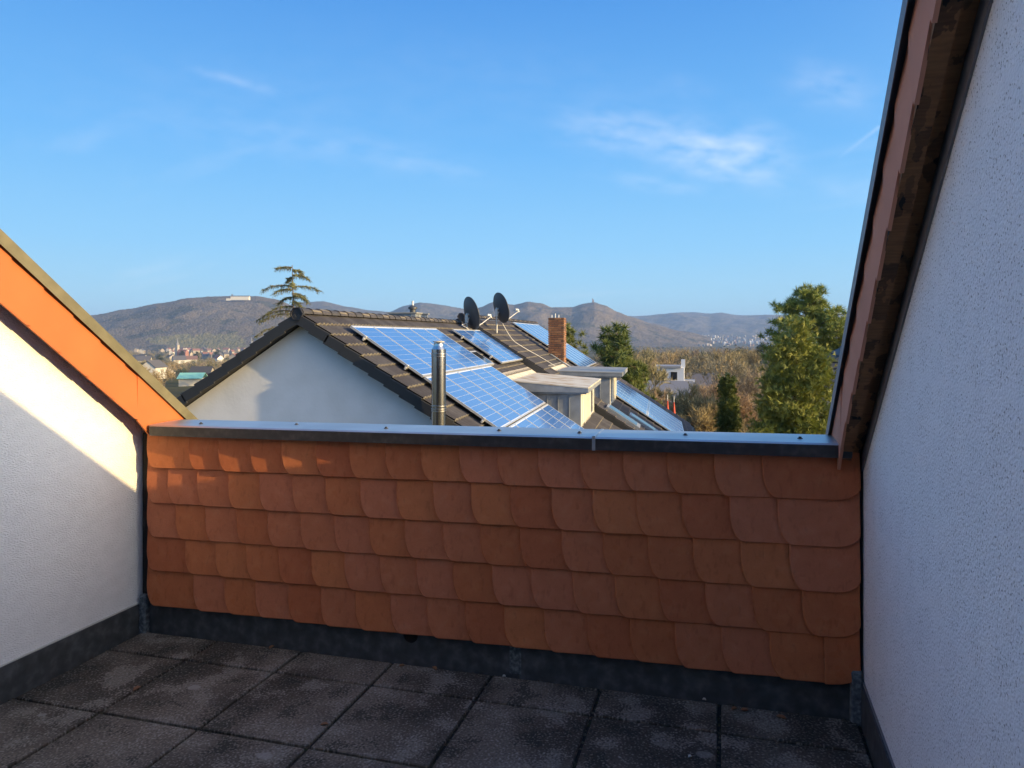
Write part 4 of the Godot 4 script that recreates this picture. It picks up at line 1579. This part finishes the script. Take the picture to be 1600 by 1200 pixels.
	# ---- the town under the left hill, house by house
	var walls := [Color(0.46, 0.42, 0.35), Color(0.58, 0.55, 0.49), Color(0.36, 0.31, 0.24), Color(0.40, 0.34, 0.26)]
	var roofs := [Color(0.24, 0.11, 0.08), Color(0.17, 0.10, 0.085), Color(0.10, 0.095, 0.10), Color(0.28, 0.14, 0.10)]
	var rn := RandomNumberGenerator.new()
	rn.seed = 515
	for k in 60:
		var px := rn.randf_range(205, 470)
		var d := rn.randf_range(900, 2250)
		var w := rn.randf_range(8, 13)
		little_house("small red or grey roofed house in the town below the left hill", "houses of the town below the left hill", spot(px, d), w, rn.randf_range(10, 18), rn.randf_range(5, 9), rn.randf() * PI, walls[k % 4], roofs[rn.randi_range(0, 3)])
	for q in [[277, 1500, 24.0, "slender grey church steeple left of the dark trees in the town"], [393, 1750, 27.0, "pale pointed church steeple beside the left verge of the near roof"]]:
		var ch := thing("church", q[3], "church", spot(q[0], q[1]))
		s = Shape.new()
		s.col = Color(0.42, 0.37, 0.30)
		s.box(Vector3(-3, -1, -3), Vector3(3, q[2], 3))
		part("tower", s.mesh(), M.painted, ch)
		s = Shape.new()
		s.col = Color(0.20, 0.20, 0.21)
		s.lathe(Vector3(0, q[2], 0), Vector3.UP, [Vector2(3.8, 0.0), Vector2(1.4, 7.0), Vector2(0.0, 18.0)], 8)
		part("spire", s.mesh(), M.painted, ch)
		s = Shape.new()
		s.col = Color(0.30, 0.14, 0.10)
		s.plate(Vector3(3.2, 0, -5), Vector3(0, 0, 1), Vector3.UP, Vector3(22, 0, 0), PackedVector2Array([Vector2(0, -1), Vector2(10, -1), Vector2(10, 9), Vector2(5, 15), Vector2(0, 9)]))
		part("nave", s.mesh(), M.painted, ch)
	# nearer buildings of the town
	var tb := thing("copper_roofed_hall", "low hall with a pale green copper roof among the golden trees", "building", spot(301, 330))
	tb.rotation.y = YAW + 0.15
	s = Shape.new()
	s.col = Color(0.50, 0.46, 0.38)
	s.box(Vector3(-5.0, -4, -4), Vector3(5.0, 3.6, 4))
	part("wall", s.mesh(), M.painted, tb)
	s = Shape.new()
	s.slab(Vector3(-5.6, 3.7, 5.0), Vector3(11.2, 0, 0), Vector3(0, 2.4, -5.0), Vector3(0, 0.2, 0))
	s.slab(Vector3(-5.6, 3.7, -5.0), Vector3(11.2, 0, 0), Vector3(0, 2.4, 4.9), Vector3(0, 0.2, 0))
	part("roof", s.mesh(), M.verdigris, tb)
	little_house("dark roofed house just behind the green copper roof", "", spot(316, 352), 7, 10, 5.5, 1.9, Color(0.3, 0.26, 0.2), Color(0.06, 0.06, 0.065))
	little_house("pale house half hidden in the trees at the far left", "", spot(240, 420), 9, 14, 7.0, 0.3, walls[1], roofs[2])
	little_house("long flat pale building behind the golden trees at the left", "", spot(250, 600), 9, 30, 7.0, 1.3, walls[3], Color(0.3, 0.28, 0.25), true)
	little_house("white gabled house right of the steeple in the town", "", spot(341, 1100), 11, 14, 7.0, 1.2, Color(0.75, 0.74, 0.7), roofs[0])
	# ---- the pale town in the valley to the right: too far to count
	var bx := Shape.new()
	bx.plate(Vector3(0, 0, -0.5), Vector3.RIGHT, Vector3.UP, Vector3(0, 0, 1), PackedVector2Array([Vector2(-0.5, -0.3), Vector2(0.5, -0.3), Vector2(0.5, 0.75), Vector2(0, 1.1), Vector2(-0.5, 0.75)]))
	var mm := MultiMesh.new()
	mm.transform_format = MultiMesh.TRANSFORM_3D
	mm.use_colors = true
	mm.mesh = bx.mesh()
	mm.instance_count = 520
	for k in 520:
		var d := rn.randf_range(3300, 5250)
		var px := 1075.0 + 70.0 * rn.randfn() if rn.randf() < 0.6 else rn.randf_range(940, 1400)
		var p := spot(px, d)
		p.y += (d - 3300) * 0.026 + 14.0 * lumps.get_noise_2d(px * 2.0, d * 0.3)
		var sz := rn.randf_range(7, 13)
		mm.set_instance_transform(k, Transform3D(Basis(Vector3.UP, rn.randf() * PI).scaled(Vector3(sz, rn.randf_range(6, 10), sz * rn.randf_range(0.8, 1.6))), p))
		var c: Color = [Color(0.62, 0.60, 0.56), Color(0.42, 0.38, 0.33), Color(0.25, 0.17, 0.13), Color(0.20, 0.19, 0.17), Color(0.16, 0.14, 0.10)][rn.randi_range(0, 4)]
		mm.set_instance_color(k, c)
	var town := MultiMeshInstance3D.new()
	town.name = "far_town"
	town.multimesh = mm
	town.material_override = M.painted
	tag(town, "pale far-off town spread along the valley below the hills", "town")
	town.set_meta("kind", "stuff")
	add_child(town)
	# ---- flat-roofed white house among the bare trees
	var wh := thing("modern_house", "white flat-roofed house with a chimney among the bare trees", "house", spot(1047, 82))
	wh.rotation.y = YAW - 0.25
	var boxes := [[-2.6, 0.0, -2.0, 2.6, 6.3, 3.0, "wall"], [-1.4, 6.3, -1.6, 1.6, 8.0, 2.4, "upper_storey"], [1.25, 8.0, 0.4, 1.7, 8.9, 0.9, "chimney"], [-3.8, 0.0, -1.5, -2.62, 5.4, 2.6, "side_wing"]]
	for b in boxes:
		s = Shape.new()
		s.col = Color(0.72, 0.72, 0.72)
		s.box(Vector3(b[0], b[1], b[2]), Vector3(b[3], b[4], b[5]))
		part(b[6], s.mesh(), M.painted, wh)
	for q in [[-0.9, 7.1], [0.5, 7.1], [-1.8, 4.7], [-0.2, 4.7], [1.5, 4.7]]:
		s = Shape.new()
		s.box(Vector3(q[0] - 0.35, q[1] - 0.45, 2.38 if q[1] > 6.5 else 2.98), Vector3(q[0] + 0.35, q[1] + 0.45, 2.43 if q[1] > 6.5 else 3.03))
		part("window", s.mesh(), M.window_dark, wh)
	for q in [[-2.8, 6.301, -2.2, 2.8, 6.5, 3.2], [-1.6, 8.001, -1.8, 1.24, 8.2, 2.6]]:
		s = Shape.new()
		s.col = Color(0.30, 0.30, 0.31)
		s.box(Vector3(q[0], q[1], q[2]), Vector3(q[3], q[4], q[5]))
		part("roof_slab", s.mesh(), M.painted, wh)
	little_house("low grey roofed house in front of the flat-roofed white one", "", spot(1008, 66), 6, 8, 3.4, YAW + 1.3, Color(0.55, 0.55, 0.56), Color(0.22, 0.22, 0.24))
	little_house("pale house with a bright gable at the right of the flat-roofed one", "", spot(1095, 112), 5, 8, 5.0, YAW + 1.2, Color(0.72, 0.70, 0.66), Color(0.2, 0.18, 0.17))
	# ---- slate hipped roof beyond the great thuja
	var corner := at(1215, 604, 25.0)
	var hr := thing("slate_house", "house with a steep dark hipped slate roof behind the thuja at the right", "house", Vector3(corner.x, -7.2, corner.z))
	hr.rotation.y = YAW - 0.37
	s = Shape.new()
	s.col = Color(0.6, 0.58, 0.54)
	s.box(Vector3(0.5, 0, -8.5), Vector3(13.0, 6.6, -0.5))
	part("wall", s.mesh(), M.painted, hr)
	s = Shape.new()
	s.col = Color(0.07, 0.072, 0.08)
	var e0 := Vector3(0, 6.65, 0)
	var e1 := Vector3(13.5, 6.65, 0)
	var e2 := Vector3(13.5, 6.65, -9.0)
	var e3 := Vector3(0, 6.65, -9.0)
	var r0 := Vector3(5.6, 10.25, -4.5)
	var r1 := Vector3(8.0, 10.25, -4.5)
	s.quad(e0, e1, r1, r0)
	s.tri(e1, e2, r1)
	s.quad(e2, e3, r0, r1)
	s.tri(e3, e0, r0)
	s.quad(e0, e3, e2, e1)
	var rf := part("roof", s.mesh(), M.painted, hr)
	for k in 16:
		var t0 := k / 16.0
		var t1 := (k + 1.0) / 16.0
		s = Shape.new()
		s.col = Color(0.06, 0.062, 0.07) * rng.randf_range(0.85, 1.25)
		var up_ := Vector3(0, 0.05, 0.04)
		var lo_ := Vector3(0, 0.012, 0.01)
		s.quad(e0.lerp(r0, t0) + up_, e1.lerp(r1, t0) + up_, e1.lerp(r1, t1) + lo_, e0.lerp(r0, t1) + lo_)
		s.quad(e0.lerp(r0, t0), e1.lerp(r1, t0), e1.lerp(r1, t0) + up_, e0.lerp(r0, t0) + up_)
		s.quad(e3.lerp(r0, t0) + Vector3(-0.04, 0.05, 0), e0.lerp(r0, t0) + Vector3(-0.04, 0.05, 0), e0.lerp(r0, t1) + Vector3(-0.01, 0.012, 0), e3.lerp(r0, t1) + Vector3(-0.01, 0.012, 0))
		part("slate_course", s.mesh(), M.painted, rf)
	# ---- two closed red parasols
	for q in [[1043, 41.0, "closed red parasol on its pole, left of the pair below the bare tree"], [1053, 40.0, "closed red parasol on its pole, right of the pair below the bare tree"]]:
		var p := spot(q[0], q[1])
		var pa := thing("closed_parasol", q[2], "parasol", Vector3(p.x, -4.9, p.z), "closed red parasols")
		s = Shape.new()
		s.bar(Vector3(0, -2.4, 0), Vector3(0, 3.05, 0), 0.03, 0.02, 8, true)
		part("pole", s.mesh(), M.white_plastic, pa)
		s = Shape.new()
		s.lathe(Vector3(0, 0.45, 0), Vector3.UP, [Vector2(0.05, 0.0), Vector2(0.20, 0.1), Vector2(0.17, 0.9), Vector2(0.10, 1.6), Vector2(0.03, 2.25), Vector2(0.0, 2.3)], 10)
		part("folded_canopy", s.mesh(), M.red_canvas, pa)

# ---------------------------------------------------------------- trees
# a leafless tree one unit high: limbs and twigs
func bare_tree(seed_: int, twig: Color, spread: float, stems: int) -> Array:
	var r := RandomNumberGenerator.new()
	r.seed = seed_
	var trunk := Shape.new()
	var crown := Shape.new()
	trunk.col = Color(0.13, 0.105, 0.075)
	var todo := []
	for k in stems:
		var lean_ := Vector3(r.randf_range(-1, 1), 0, r.randf_range(-1, 1)) * (0.08 if stems == 1 else 0.55)
		todo.append([Vector3(0, -0.03, 0), (Vector3.UP + lean_).normalized(), 0.34 if stems == 1 else 0.30, 0.020 if stems == 1 else 0.011, 0])
	while todo.size():
		var q = todo.pop_back()
		var p: Vector3 = q[0]
		var dir: Vector3 = q[1]
		var ln: float = q[2]
		var rad: float = q[3]
		var lv: int = q[4]
		var mid := p + dir * ln * 0.5 + Vector3(r.randf_range(-1, 1), r.randf_range(-0.4, 0.6), r.randf_range(-1, 1)) * ln * 0.06
		var tip := p + dir * ln + Vector3(r.randf_range(-1, 1), r.randf_range(-0.5, 0.8), r.randf_range(-1, 1)) * ln * 0.10
		if lv < 2:
			trunk.bar(p, mid, rad, rad * 0.8, 6)
			trunk.bar(mid, tip, rad * 0.8, rad * 0.6, 6)
		elif lv < 5:
			crown.col = twig.lerp(Color(0.12, 0.10, 0.07), 0.75 if lv < 3 else 0.35)
			crown.bar(p, mid, rad, rad * 0.8, 3)
			crown.bar(mid, tip, rad * 0.8, rad * 0.55, 3)
		if lv >= 3:
			for k in (5 if lv == 3 else 9):
				var o := p.lerp(tip, r.randf_range(0.15, 1.0))
				var d := (dir * 0.7 + Vector3(r.randf_range(-1, 1), r.randf_range(-0.25, 1.0), r.randf_range(-1, 1)) * 0.85).normalized()
				var l2 := r.randf_range(0.03, 0.085)
				var sd := d.cross(Vector3(r.randf_range(-1, 1), r.randf_range(-1, 1), r.randf_range(-1, 1))).normalized() * 0.0028
				crown.col = twig * r.randf_range(0.75, 1.3)
				crown.tri(o - sd, o + sd, o + d * l2)
		if lv < 5:
			var n := 3 if lv < 4 else 2
			for k in n + (1 if r.randf() < 0.45 else 0):
				var ax := dir.cross(Vector3.UP if absf(dir.y) < 0.95 else Vector3.RIGHT).normalized().rotated(dir, r.randf() * TAU)
				var nd2 := dir.rotated(ax, r.randf_range(0.3, 0.85) * spread)
				nd2 = (nd2 + Vector3.UP * 0.16).normalized()
				todo.append([p.lerp(tip, r.randf_range(0.55, 1.0)), nd2, ln * r.randf_range(0.60, 0.82), rad * 0.58, lv + 1])
	return [trunk.mesh(), crown.mesh()]

# scaly sprays set through an envelope: thuja, cypress, yew
func spray_crown(seed_: int, n: int, high: float, envelope: Callable, size: float, dark: Color, light: Color, droop := 0.0, even := false) -> ArrayMesh:
	var r := RandomNumberGenerator.new()
	r.seed = seed_
	var nz := FastNoiseLite.new()
	nz.seed = seed_
	nz.frequency = 0.55
	nz.fractal_octaves = 3
	var s := Shape.new()
	# boughs first, then sprays along each bough: gaps stay open between them
	var boughs := []
	var nb := maxi(30, int(n / (28.0 if even else 60.0)))
	for i in nb:
		var bt := r.randf() if even else 1.0 - sqrt(r.randf())
		var ba := r.randf() * TAU
		var be: float = envelope.call(bt)
		be *= 1.0 + 0.7 * nz.get_noise_3d(cos(ba) * be * 1.6, bt * high * 0.8, sin(ba) * be * 1.6) + r.randf_range(-0.10, 0.16)
		boughs.append([bt * high, ba, be, r.randf_range(0.25, 1.0) - droop, r.randf()])
	for i in n:
		var b = boughs[r.randi_range(0, nb - 1)]
		var outw := Vector3(cos(b[1]), 0, sin(b[1]))
		var axis: Vector3 = (outw + Vector3.UP * b[3] * 0.8).normalized()
		var f := 1.0 - 0.72 * pow(r.randf(), 1.4)
		var spread := size * (0.35 + 0.9 * (1.0 - f) + 0.35)
		var o: Vector3 = Vector3(0, b[0], 0) + outw * b[2] * 0.55 + axis * b[2] * 0.5 * (f * 2.0 - 1.0) * 0.9 + Vector3(r.randfn(), r.randfn(), r.randfn()) * spread * 0.8
		var dir := (axis * r.randf_range(0.5, 1.0) + Vector3(r.randf_range(-1, 1), r.randf_range(-0.4, 0.8), r.randf_range(-1, 1)) * 0.75).normalized()
		var side := dir.cross(Vector3(r.randf_range(-1, 1), r.randf_range(-1, 1), r.randf_range(-1, 1))).normalized()
		var tone := clampf(0.5 + 0.9 * nz.get_noise_3d(o.x * 2.2 + 50.0, o.y * 2.2, o.z * 2.2) + r.randf_range(-0.3, 0.3), 0, 1)
		s.col = dark.lerp(light, tone)
		var l := size * r.randf_range(0.6, 1.35)
		for k in 5:
			var fan := (k - 2) * 0.42
			var d2 := (dir * cos(fan) + side * sin(fan)).normalized()
			var wv := d2.cross(dir.cross(side)).normalized() * l * 0.085
			var bb := o + dir * l * 0.12 * absf(k - 2)
			s.tri(bb - wv, bb + wv, bb + d2 * l * (1.0 - 0.12 * absf(k - 2)))
	return s.mesh()

# tufts of needles on limbs
func pine_tree(seed_: int, high: float, limbs: int, base: float, reach: Callable, tuft: float, per: int, dark: Color, light: Color, rise: float) -> Array:
	var r := RandomNumberGenerator.new()
	r.seed = seed_
	var wood := Shape.new()
	wood.col = Color(0.16, 0.10, 0.06)
	var sway := Vector3(r.randf_range(-0.3, 0.3), high, r.randf_range(-0.3, 0.3))
	wood.bar(Vector3(0, -0.4, 0), sway * 0.5, high * 0.018, high * 0.012, 8)
	wood.bar(sway * 0.5, sway, high * 0.012, high * 0.003, 8)
	var crown := Shape.new()
	for i in limbs:
		var t := base + (1.0 - base) * (i + r.randf()) / limbs
		var a := i * 2.4 + r.randf_range(-0.5, 0.5)
		var out: float = reach.call(t) * r.randf_range(0.6, 1.1)
		var p := sway * t
		var dir := Vector3(cos(a), rise + r.randf_range(-0.15, 0.2), sin(a)).normalized()
		var tip := p + dir * out
		wood.bar(p, tip, 0.012 * high * (1.15 - t), 0.015, 5)
		var n := maxi(3, int(out * 5.5 / tuft * 0.5))
		for k in n:
			var f := 0.25 + 0.75 * (k + r.randf()) / n
			var c := p.lerp(tip, f) + Vector3(r.randf_range(-1, 1), r.randf_range(-0.15, 0.55), r.randf_range(-1, 1)) * tuft * (0.5 + 1.3 * f)
			var tone := r.randf()
			for j in per:
				var d := Vector3(r.randfn(), r.randfn() * 0.8 + 0.45, r.randfn()).normalized()
				var sd := d.cross(Vector3(r.randfn(), r.randfn(), r.randfn())).normalized() * tuft * 0.055
				crown.col = dark.lerp(light, clampf(tone + r.randf_range(-0.35, 0.35), 0, 1))
				var o := c + d * tuft * 0.12
				crown.tri(o - sd, o + sd, o + d * tuft * r.randf_range(0.65, 1.15))
	return [wood.mesh(), crown.mesh()]

func cedar(seed_: int) -> Array:
	var r := RandomNumberGenerator.new()
	r.seed = seed_
	var wood := Shape.new()
	wood.col = Color(0.17, 0.14, 0.11)
	var high := 13.6
	wood.bar(Vector3(0, -0.4, 0), Vector3(0.05, high * 0.6, 0), 0.17, 0.095, 8)
	wood.bar(Vector3(0.05, high * 0.6, 0), Vector3(-0.10, high, 0), 0.095, 0.02, 8)
	var crown := Shape.new()
	# boughs: height on the trunk, reach to the right (left if negative), towards the back, lift of the tip
	var boughs := [[13.45, -0.95, 0.2, -0.10], [13.3, 0.55, -0.3, -0.2], [12.95, 1.15, 0.1, -0.32], [12.8, -0.6, -0.7, -0.3], [12.4, 0.3, 0.9, -0.3], [12.25, -1.9, 0.3, -0.36], [12.2, 1.75, -0.4, -0.30], [12.0, -0.8, 1.0, -0.3], [11.75, 0.6, -1.1, -0.35], [11.6, 1.15, 0.5, -0.5], [11.5, -1.1, -0.5, -0.55], [11.2, 0.9, 0.9, -0.5], [10.9, -1.5, 0.6, -0.6], [10.7, 1.3, -0.6, -0.7], [10.6, -2.45, -0.3, -0.72], [10.4, -1.8, 0.8, -0.6], [10.2, 0.9, 1.2, -0.5], [10.0, 1.7, 0.2, -0.8], [9.6, -2.2, 0.9, -0.8], [9.3, 1.8, -1.0, -0.8], [8.8, -2.0, -1.2, -0.8], [8.5, 2.3, 0.6, -0.9], [8.0, -2.4, 0.4, -0.9]]
	for b in boughs:
		var p := Vector3(0.05 - 0.012 * b[0], b[0], 0)
		var flat_ := Vector3(b[1], 0, b[2])
		var ln := flat_.length()
		var dir := flat_.normalized()
		var last := p
		var seg := 8
		for j in seg:
			var f := (j + 1.0) / seg
			var q: Vector3 = p + flat_ * f + Vector3(r.randf_range(-0.03, 0.03), 0.05 * ln * sin(f * PI) + b[3] * f * f * 0.85, r.randf_range(-0.03, 0.03))
			wood.bar(last, q, 0.030 * (1.1 - f) + 0.006, 0.030 * (1.0 - f) + 0.005, 4)
			for u in 13:
				var o := last.lerp(q, r.randf())
				var side := dir.cross(Vector3.UP).normalized() * (1.0 if r.randf() < 0.5 else -1.0)
				var d := (side * r.randf_range(0.0, 0.7) + dir * r.randf_range(0.0, 0.7) + Vector3(0, r.randf_range(-1.2, 0.05), 0)).normalized()
				var l := r.randf_range(0.10, 0.42)
				wood.bar(o, o + d * l, 0.007, 0.004, 3)
				for v in 10:
					var oo := o + d * l * r.randf()
					var dd := Vector3(r.randfn(), r.randfn(), r.randfn()).normalized()
					var sd := dd.cross(d).normalized() * 0.015
					crown.col = Color(0.10, 0.12, 0.05).lerp(Color(0.30, 0.29, 0.11), r.randf())
					crown.tri(oo - sd, oo + sd, oo + dd * r.randf_range(0.06, 0.12))
			last = q
	return [wood.mesh(), crown.mesh()]

func plant(called: String, label: String, category: String, meshes: Array, where: Vector3, sc: float, yaw: float, leafy: bool, group := "", squash := 1.0) -> Node3D:
	var t := thing(called, label, category, where, group)
	t.basis = Basis(Vector3.UP, yaw).scaled(Vector3(sc * squash, sc, sc * squash))
	part("trunk", meshes[0], M.bark, t)
	part("crown", meshes[1], M.leafage if leafy else M.bark, t)
	return t

func post_trunk(high: float, rad: float) -> ArrayMesh:
	var s := Shape.new()
	s.col = Color(0.12, 0.085, 0.06)
	s.bar(Vector3(0, -0.4, 0), Vector3(0, high, 0), rad, rad * 0.25, 7)
	return s.mesh()

func greenery() -> void:
	var rn := RandomNumberGenerator.new()
	rn.seed = 77
	# ---- leafless kinds
	var kinds := []
	var tones := [Color(0.31, 0.25, 0.125), Color(0.27, 0.235, 0.12), Color(0.265, 0.205, 0.135), Color(0.25, 0.22, 0.145), Color(0.33, 0.25, 0.13)]
	for k in 5:
		kinds.append(bare_tree(300 + k, tones[k], 1.0 + 0.08 * k, 1))
	var bushes := [bare_tree(320, Color(0.35, 0.27, 0.125), 1.1, 5), bare_tree(321, Color(0.35, 0.245, 0.145), 0.9, 6)]
	# ---- evergreens close by on the right
	var th := thing("thuja_tree", "tall broad sunlit thuja close to the right verge", "tree", spot(1243, 22.0))
	var env_t := func(t: float) -> float:
		return 1.75 * pow(1.0 - t, 0.55) * (0.62 + 0.38 * smoothstep(0.0, 0.25, t)) + 0.05
	part("trunk", post_trunk(8.6, 0.16), M.bark, th)
	part("crown", spray_crown(401, 62000, 9.3, env_t, 0.185, Color(0.20, 0.215, 0.042), Color(0.27, 0.28, 0.055)), M.leafage, th)
	var th2 := thing("thuja_tree", "lower dark thuja leaning out left of the tall sunlit one", "tree", spot(1188, 20.5))
	var env_u := func(t: float) -> float:
		return 1.0 * pow(1.0 - t, 0.6) + 0.05
	part("trunk", post_trunk(5.4, 0.12), M.bark, th2)
	part("crown", spray_crown(402, 22000, 6.1, env_u, 0.175, Color(0.145, 0.165, 0.035), Color(0.20, 0.22, 0.047)), M.leafage, th2)
	var cy := thing("cypress_tree", "narrow dark columnar cypress left of the broad thuja", "tree", spot(1137, 24.0))
	var env_c := func(t: float) -> float:
		return 0.25 * pow(1.0 - pow(t, 3.0), 0.7) * (0.7 + 0.3 * smoothstep(0.0, 0.2, t)) + 0.04
	part("trunk", post_trunk(6.4, 0.09), M.bark, cy)
	part("crown", spray_crown(403, 13000, 7.25, env_c, 0.14, Color(0.10, 0.125, 0.027), Color(0.14, 0.165, 0.033), -0.4, true), M.leafage, cy)
	var reach_p := func(t: float) -> float:
		return 2.7 * sin(clampf((t - 0.40) / 0.60, 0.0, 1.0) * PI * 0.78 + 0.5)
	plant("pine_tree", "open crowned yellow-green pine rising behind the tall thuja", "tree", pine_tree(411, 11.7, 62, 0.42, reach_p, 0.40, 70, Color(0.21, 0.235, 0.05), Color(0.27, 0.30, 0.062), 0.22), spot(1262, 44.0), 1.0, 0.6, true)
	plant("pine_tree", "dark pine tip showing between the thuja and the right verge", "tree", pine_tree(412, 10.2, 24, 0.5, reach_p, 0.34, 60, Color(0.105, 0.13, 0.034), Color(0.135, 0.165, 0.043), 0.2), spot(1328, 46.0), 1.0, 1.6, true)
	# ---- the dark pines behind the second roof
	var reach_d := func(t: float) -> float:
		return 2.35 * pow(1.0 - t, 0.75) + 0.3
	plant("black_pine", "dense dark green pine with a rounded top, right of the brick chimney group", "tree", pine_tree(421, 8.9, 70, 0.12, reach_d, 0.42, 74, Color(0.11, 0.145, 0.033), Color(0.15, 0.185, 0.042), 0.28), spot(957, 39.0), 1.0, 0.2, true)
	plant("black_pine", "dense pine close behind the brick chimney", "tree", pine_tree(422, 9.1, 64, 0.15, reach_d, 0.40, 70, Color(0.15, 0.17, 0.037), Color(0.195, 0.215, 0.047), 0.28), spot(893, 43.0), 1.0, 1.1, true, "", 0.85)
	plant("black_pine", "low dense pine at the right foot of the rounded dark one", "tree", pine_tree(423, 7.2, 50, 0.1, reach_d, 0.38, 70, Color(0.13, 0.155, 0.032), Color(0.165, 0.195, 0.038), 0.25), spot(990, 38.0), 1.0, 2.1, true, "", 0.85)
	# ---- the cedar over the near ridge
	plant("cedar_tree", "thin cedar with flat drooping boughs rising behind the near ridge", "tree", cedar(431), spot(459, 46.0), 1.0, YAW, true)
	# ---- conifers on the skyline of the wood
	var env_s := func(t: float) -> float:
		return 2.6 * pow(1.0 - t, 0.9) + 0.1
	var fir := [post_trunk(12.0, 0.3), spray_crown(441, 2600, 14.0, env_s, 0.75, Color(0.05, 0.065, 0.028), Color(0.07, 0.085, 0.035), 0.5)]
	var firs := [[1140, 290, 1.25, "slim dark fir, left of the three on the wooded skyline"], [1158, 300, 1.3, "rounded dark fir, middle of the three on the wooded skyline"], [1193, 250, 1.45, "broad dark fir nearest the pine on the wooded skyline"], [250, 800, 1.2, "dark fir in the trees at the far left of the town"], [284, 1150, 1.5, "large dark evergreen right of the first steeple"], [339, 1250, 1.6, "dark pointed evergreen above the white house in the town"], [307, 1200, 1.3, "round dark evergreen between steeple and white house"], [1010, 190, 0.9, "small dark fir over the bare trees right of the dark pines"], [1068, 240, 1.0, "dark fir among the bare trees in the middle of the wood"]]
	for f in firs:
		plant("fir_tree", f[3], "tree", fir, spot(f[0], f[1]), f[2], rn.randf() * TAU, true, "", 1.0 if f[1] < 700 else 1.3)
	# ---- bare trees one by one, from near to far
	var near := [[1098, 46, 6.9, 5, "golden brown leafless shrub tree standing below the flat-roofed house"], [1072, 52, 6.6, 6, "tall many-stemmed leafless shrub left of the cypress"], [1118, 58, 7.6, 6, "reddish leafless shrub tree behind the cypress"], [1016, 58, 8.8, 1, "gnarled olive leafless tree in front of the white house"], [1000, 75, 10.2, 0, "spreading leafless tree right of the dark pines"], [1150, 66, 8.5, 2, "leafless brown tree left of the broad thuja"], [1172, 80, 10.0, 3, "grey-brown leafless tree behind the low thuja"], [1130, 95, 11.0, 4, "tall leafless tree behind the cypress"], [1085, 44, 5.2, 5, "low golden bush left of the cypress foot"]]
	for q in near:
		var bush: bool = q[3] >= 5
		plant("leafless_shrub" if bush else "leafless_tree", q[4], "shrub" if bush else "tree", bushes[q[3] - 5] if bush else kinds[q[3]], spot(q[0], q[1]), q[2], rn.randf() * TAU, false, "", 0.9)
	for k in 70:
		var d := 110.0 + 260.0 * pow(rn.randf(), 1.3)
		var px := rn.randf_range(965, 1300)
		plant("leafless_tree", "leafless brown tree in the wood between the dark pines and the thuja", "tree", kinds[rn.randi_range(0, 4)], spot(px, d), clampf(EYE.y - (rn.randf_range(534, 562) - HORIZON) / FOCAL * d - spot(px, d).y, 7.0, 18.0), rn.randf() * TAU, false, "leafless trees of the wood on the right")
	for k in 60:
		var d := 130.0 + 420.0 * pow(rn.randf(), 1.2)
		var px := rn.randf_range(190, 470)
		if d < 330 and absf(px - 302) < 34:
			continue
		plant("leafless_tree", "golden leafless tree in the gap left of the white gable", "tree", kinds[[0, 1, 4][rn.randi_range(0, 2)]], spot(px, d), clampf(EYE.y - (rn.randf_range(556, 600) - HORIZON) / FOCAL * d - spot(px, d).y, 5.0, 14.0), rn.randf() * TAU, false, "leafless trees left of the white gable")
	# ---- the far woods: too many to count
	var mm := MultiMesh.new()
	mm.transform_format = MultiMesh.TRANSFORM_3D
	mm.use_colors = true
	var lo := Shape.new()
	var r2 := RandomNumberGenerator.new()
	r2.seed = 99
	lo.col = Color(0.5, 0.45, 0.4)
	lo.bar(Vector3(0, -0.05, 0), Vector3(0, 0.6, 0), 0.02, 0.01, 4)
	for k in 420:
		var d := Vector3(r2.randfn(), r2.randfn(), r2.randfn()).normalized() * pow(r2.randf(), 0.45)
		var o := Vector3(d.x * 0.36, 0.60 + d.y * 0.38, d.z * 0.36)
		var e := (Vector3(d.x, d.y + 0.5, d.z) + Vector3(r2.randfn(), r2.randfn(), r2.randfn()) * 0.4).normalized()
		var sd := e.cross(Vector3(r2.randfn(), r2.randfn(), r2.randfn())).normalized() * 0.011
		lo.col = Color.WHITE * r2.randf_range(0.6, 1.15)
		lo.tri(o - sd, o + sd, o + e * 0.16)
	mm.mesh = lo.mesh()
	var count := 2600
	mm.instance_count = count
	for k in count:
		var d := 330.0 + 2300.0 * pow(rn.randf(), 1.5)
		var px := rn.randf_range(940, 1420) if rn.randf() < 0.62 else rn.randf_range(150, 560)
		if px < 560 and d < 520:
			d += 300.0
		var h := rn.randf_range(9.0, 15.0) if px > 700 else rn.randf_range(4.5, 8.5)
		mm.set_instance_transform(k, Transform3D(Basis(Vector3.UP, rn.randf() * TAU).scaled(Vector3(h * 1.1, h, h * 1.1)), spot(px, d)))
		var c: Color = tones[rn.randi_range(0, 4)]
		if rn.randf() < 0.10:
			c = Color(0.06, 0.075, 0.035)
		mm.set_instance_color(k, c)
	var wood := MultiMeshInstance3D.new()
	wood.name = "far_wood"
	wood.multimesh = mm
	wood.material_override = M.bark
	tag(wood, "brown winter woods covering the plain towards the hills", "woods")
	wood.set_meta("kind", "stuff")
	add_child(wood)
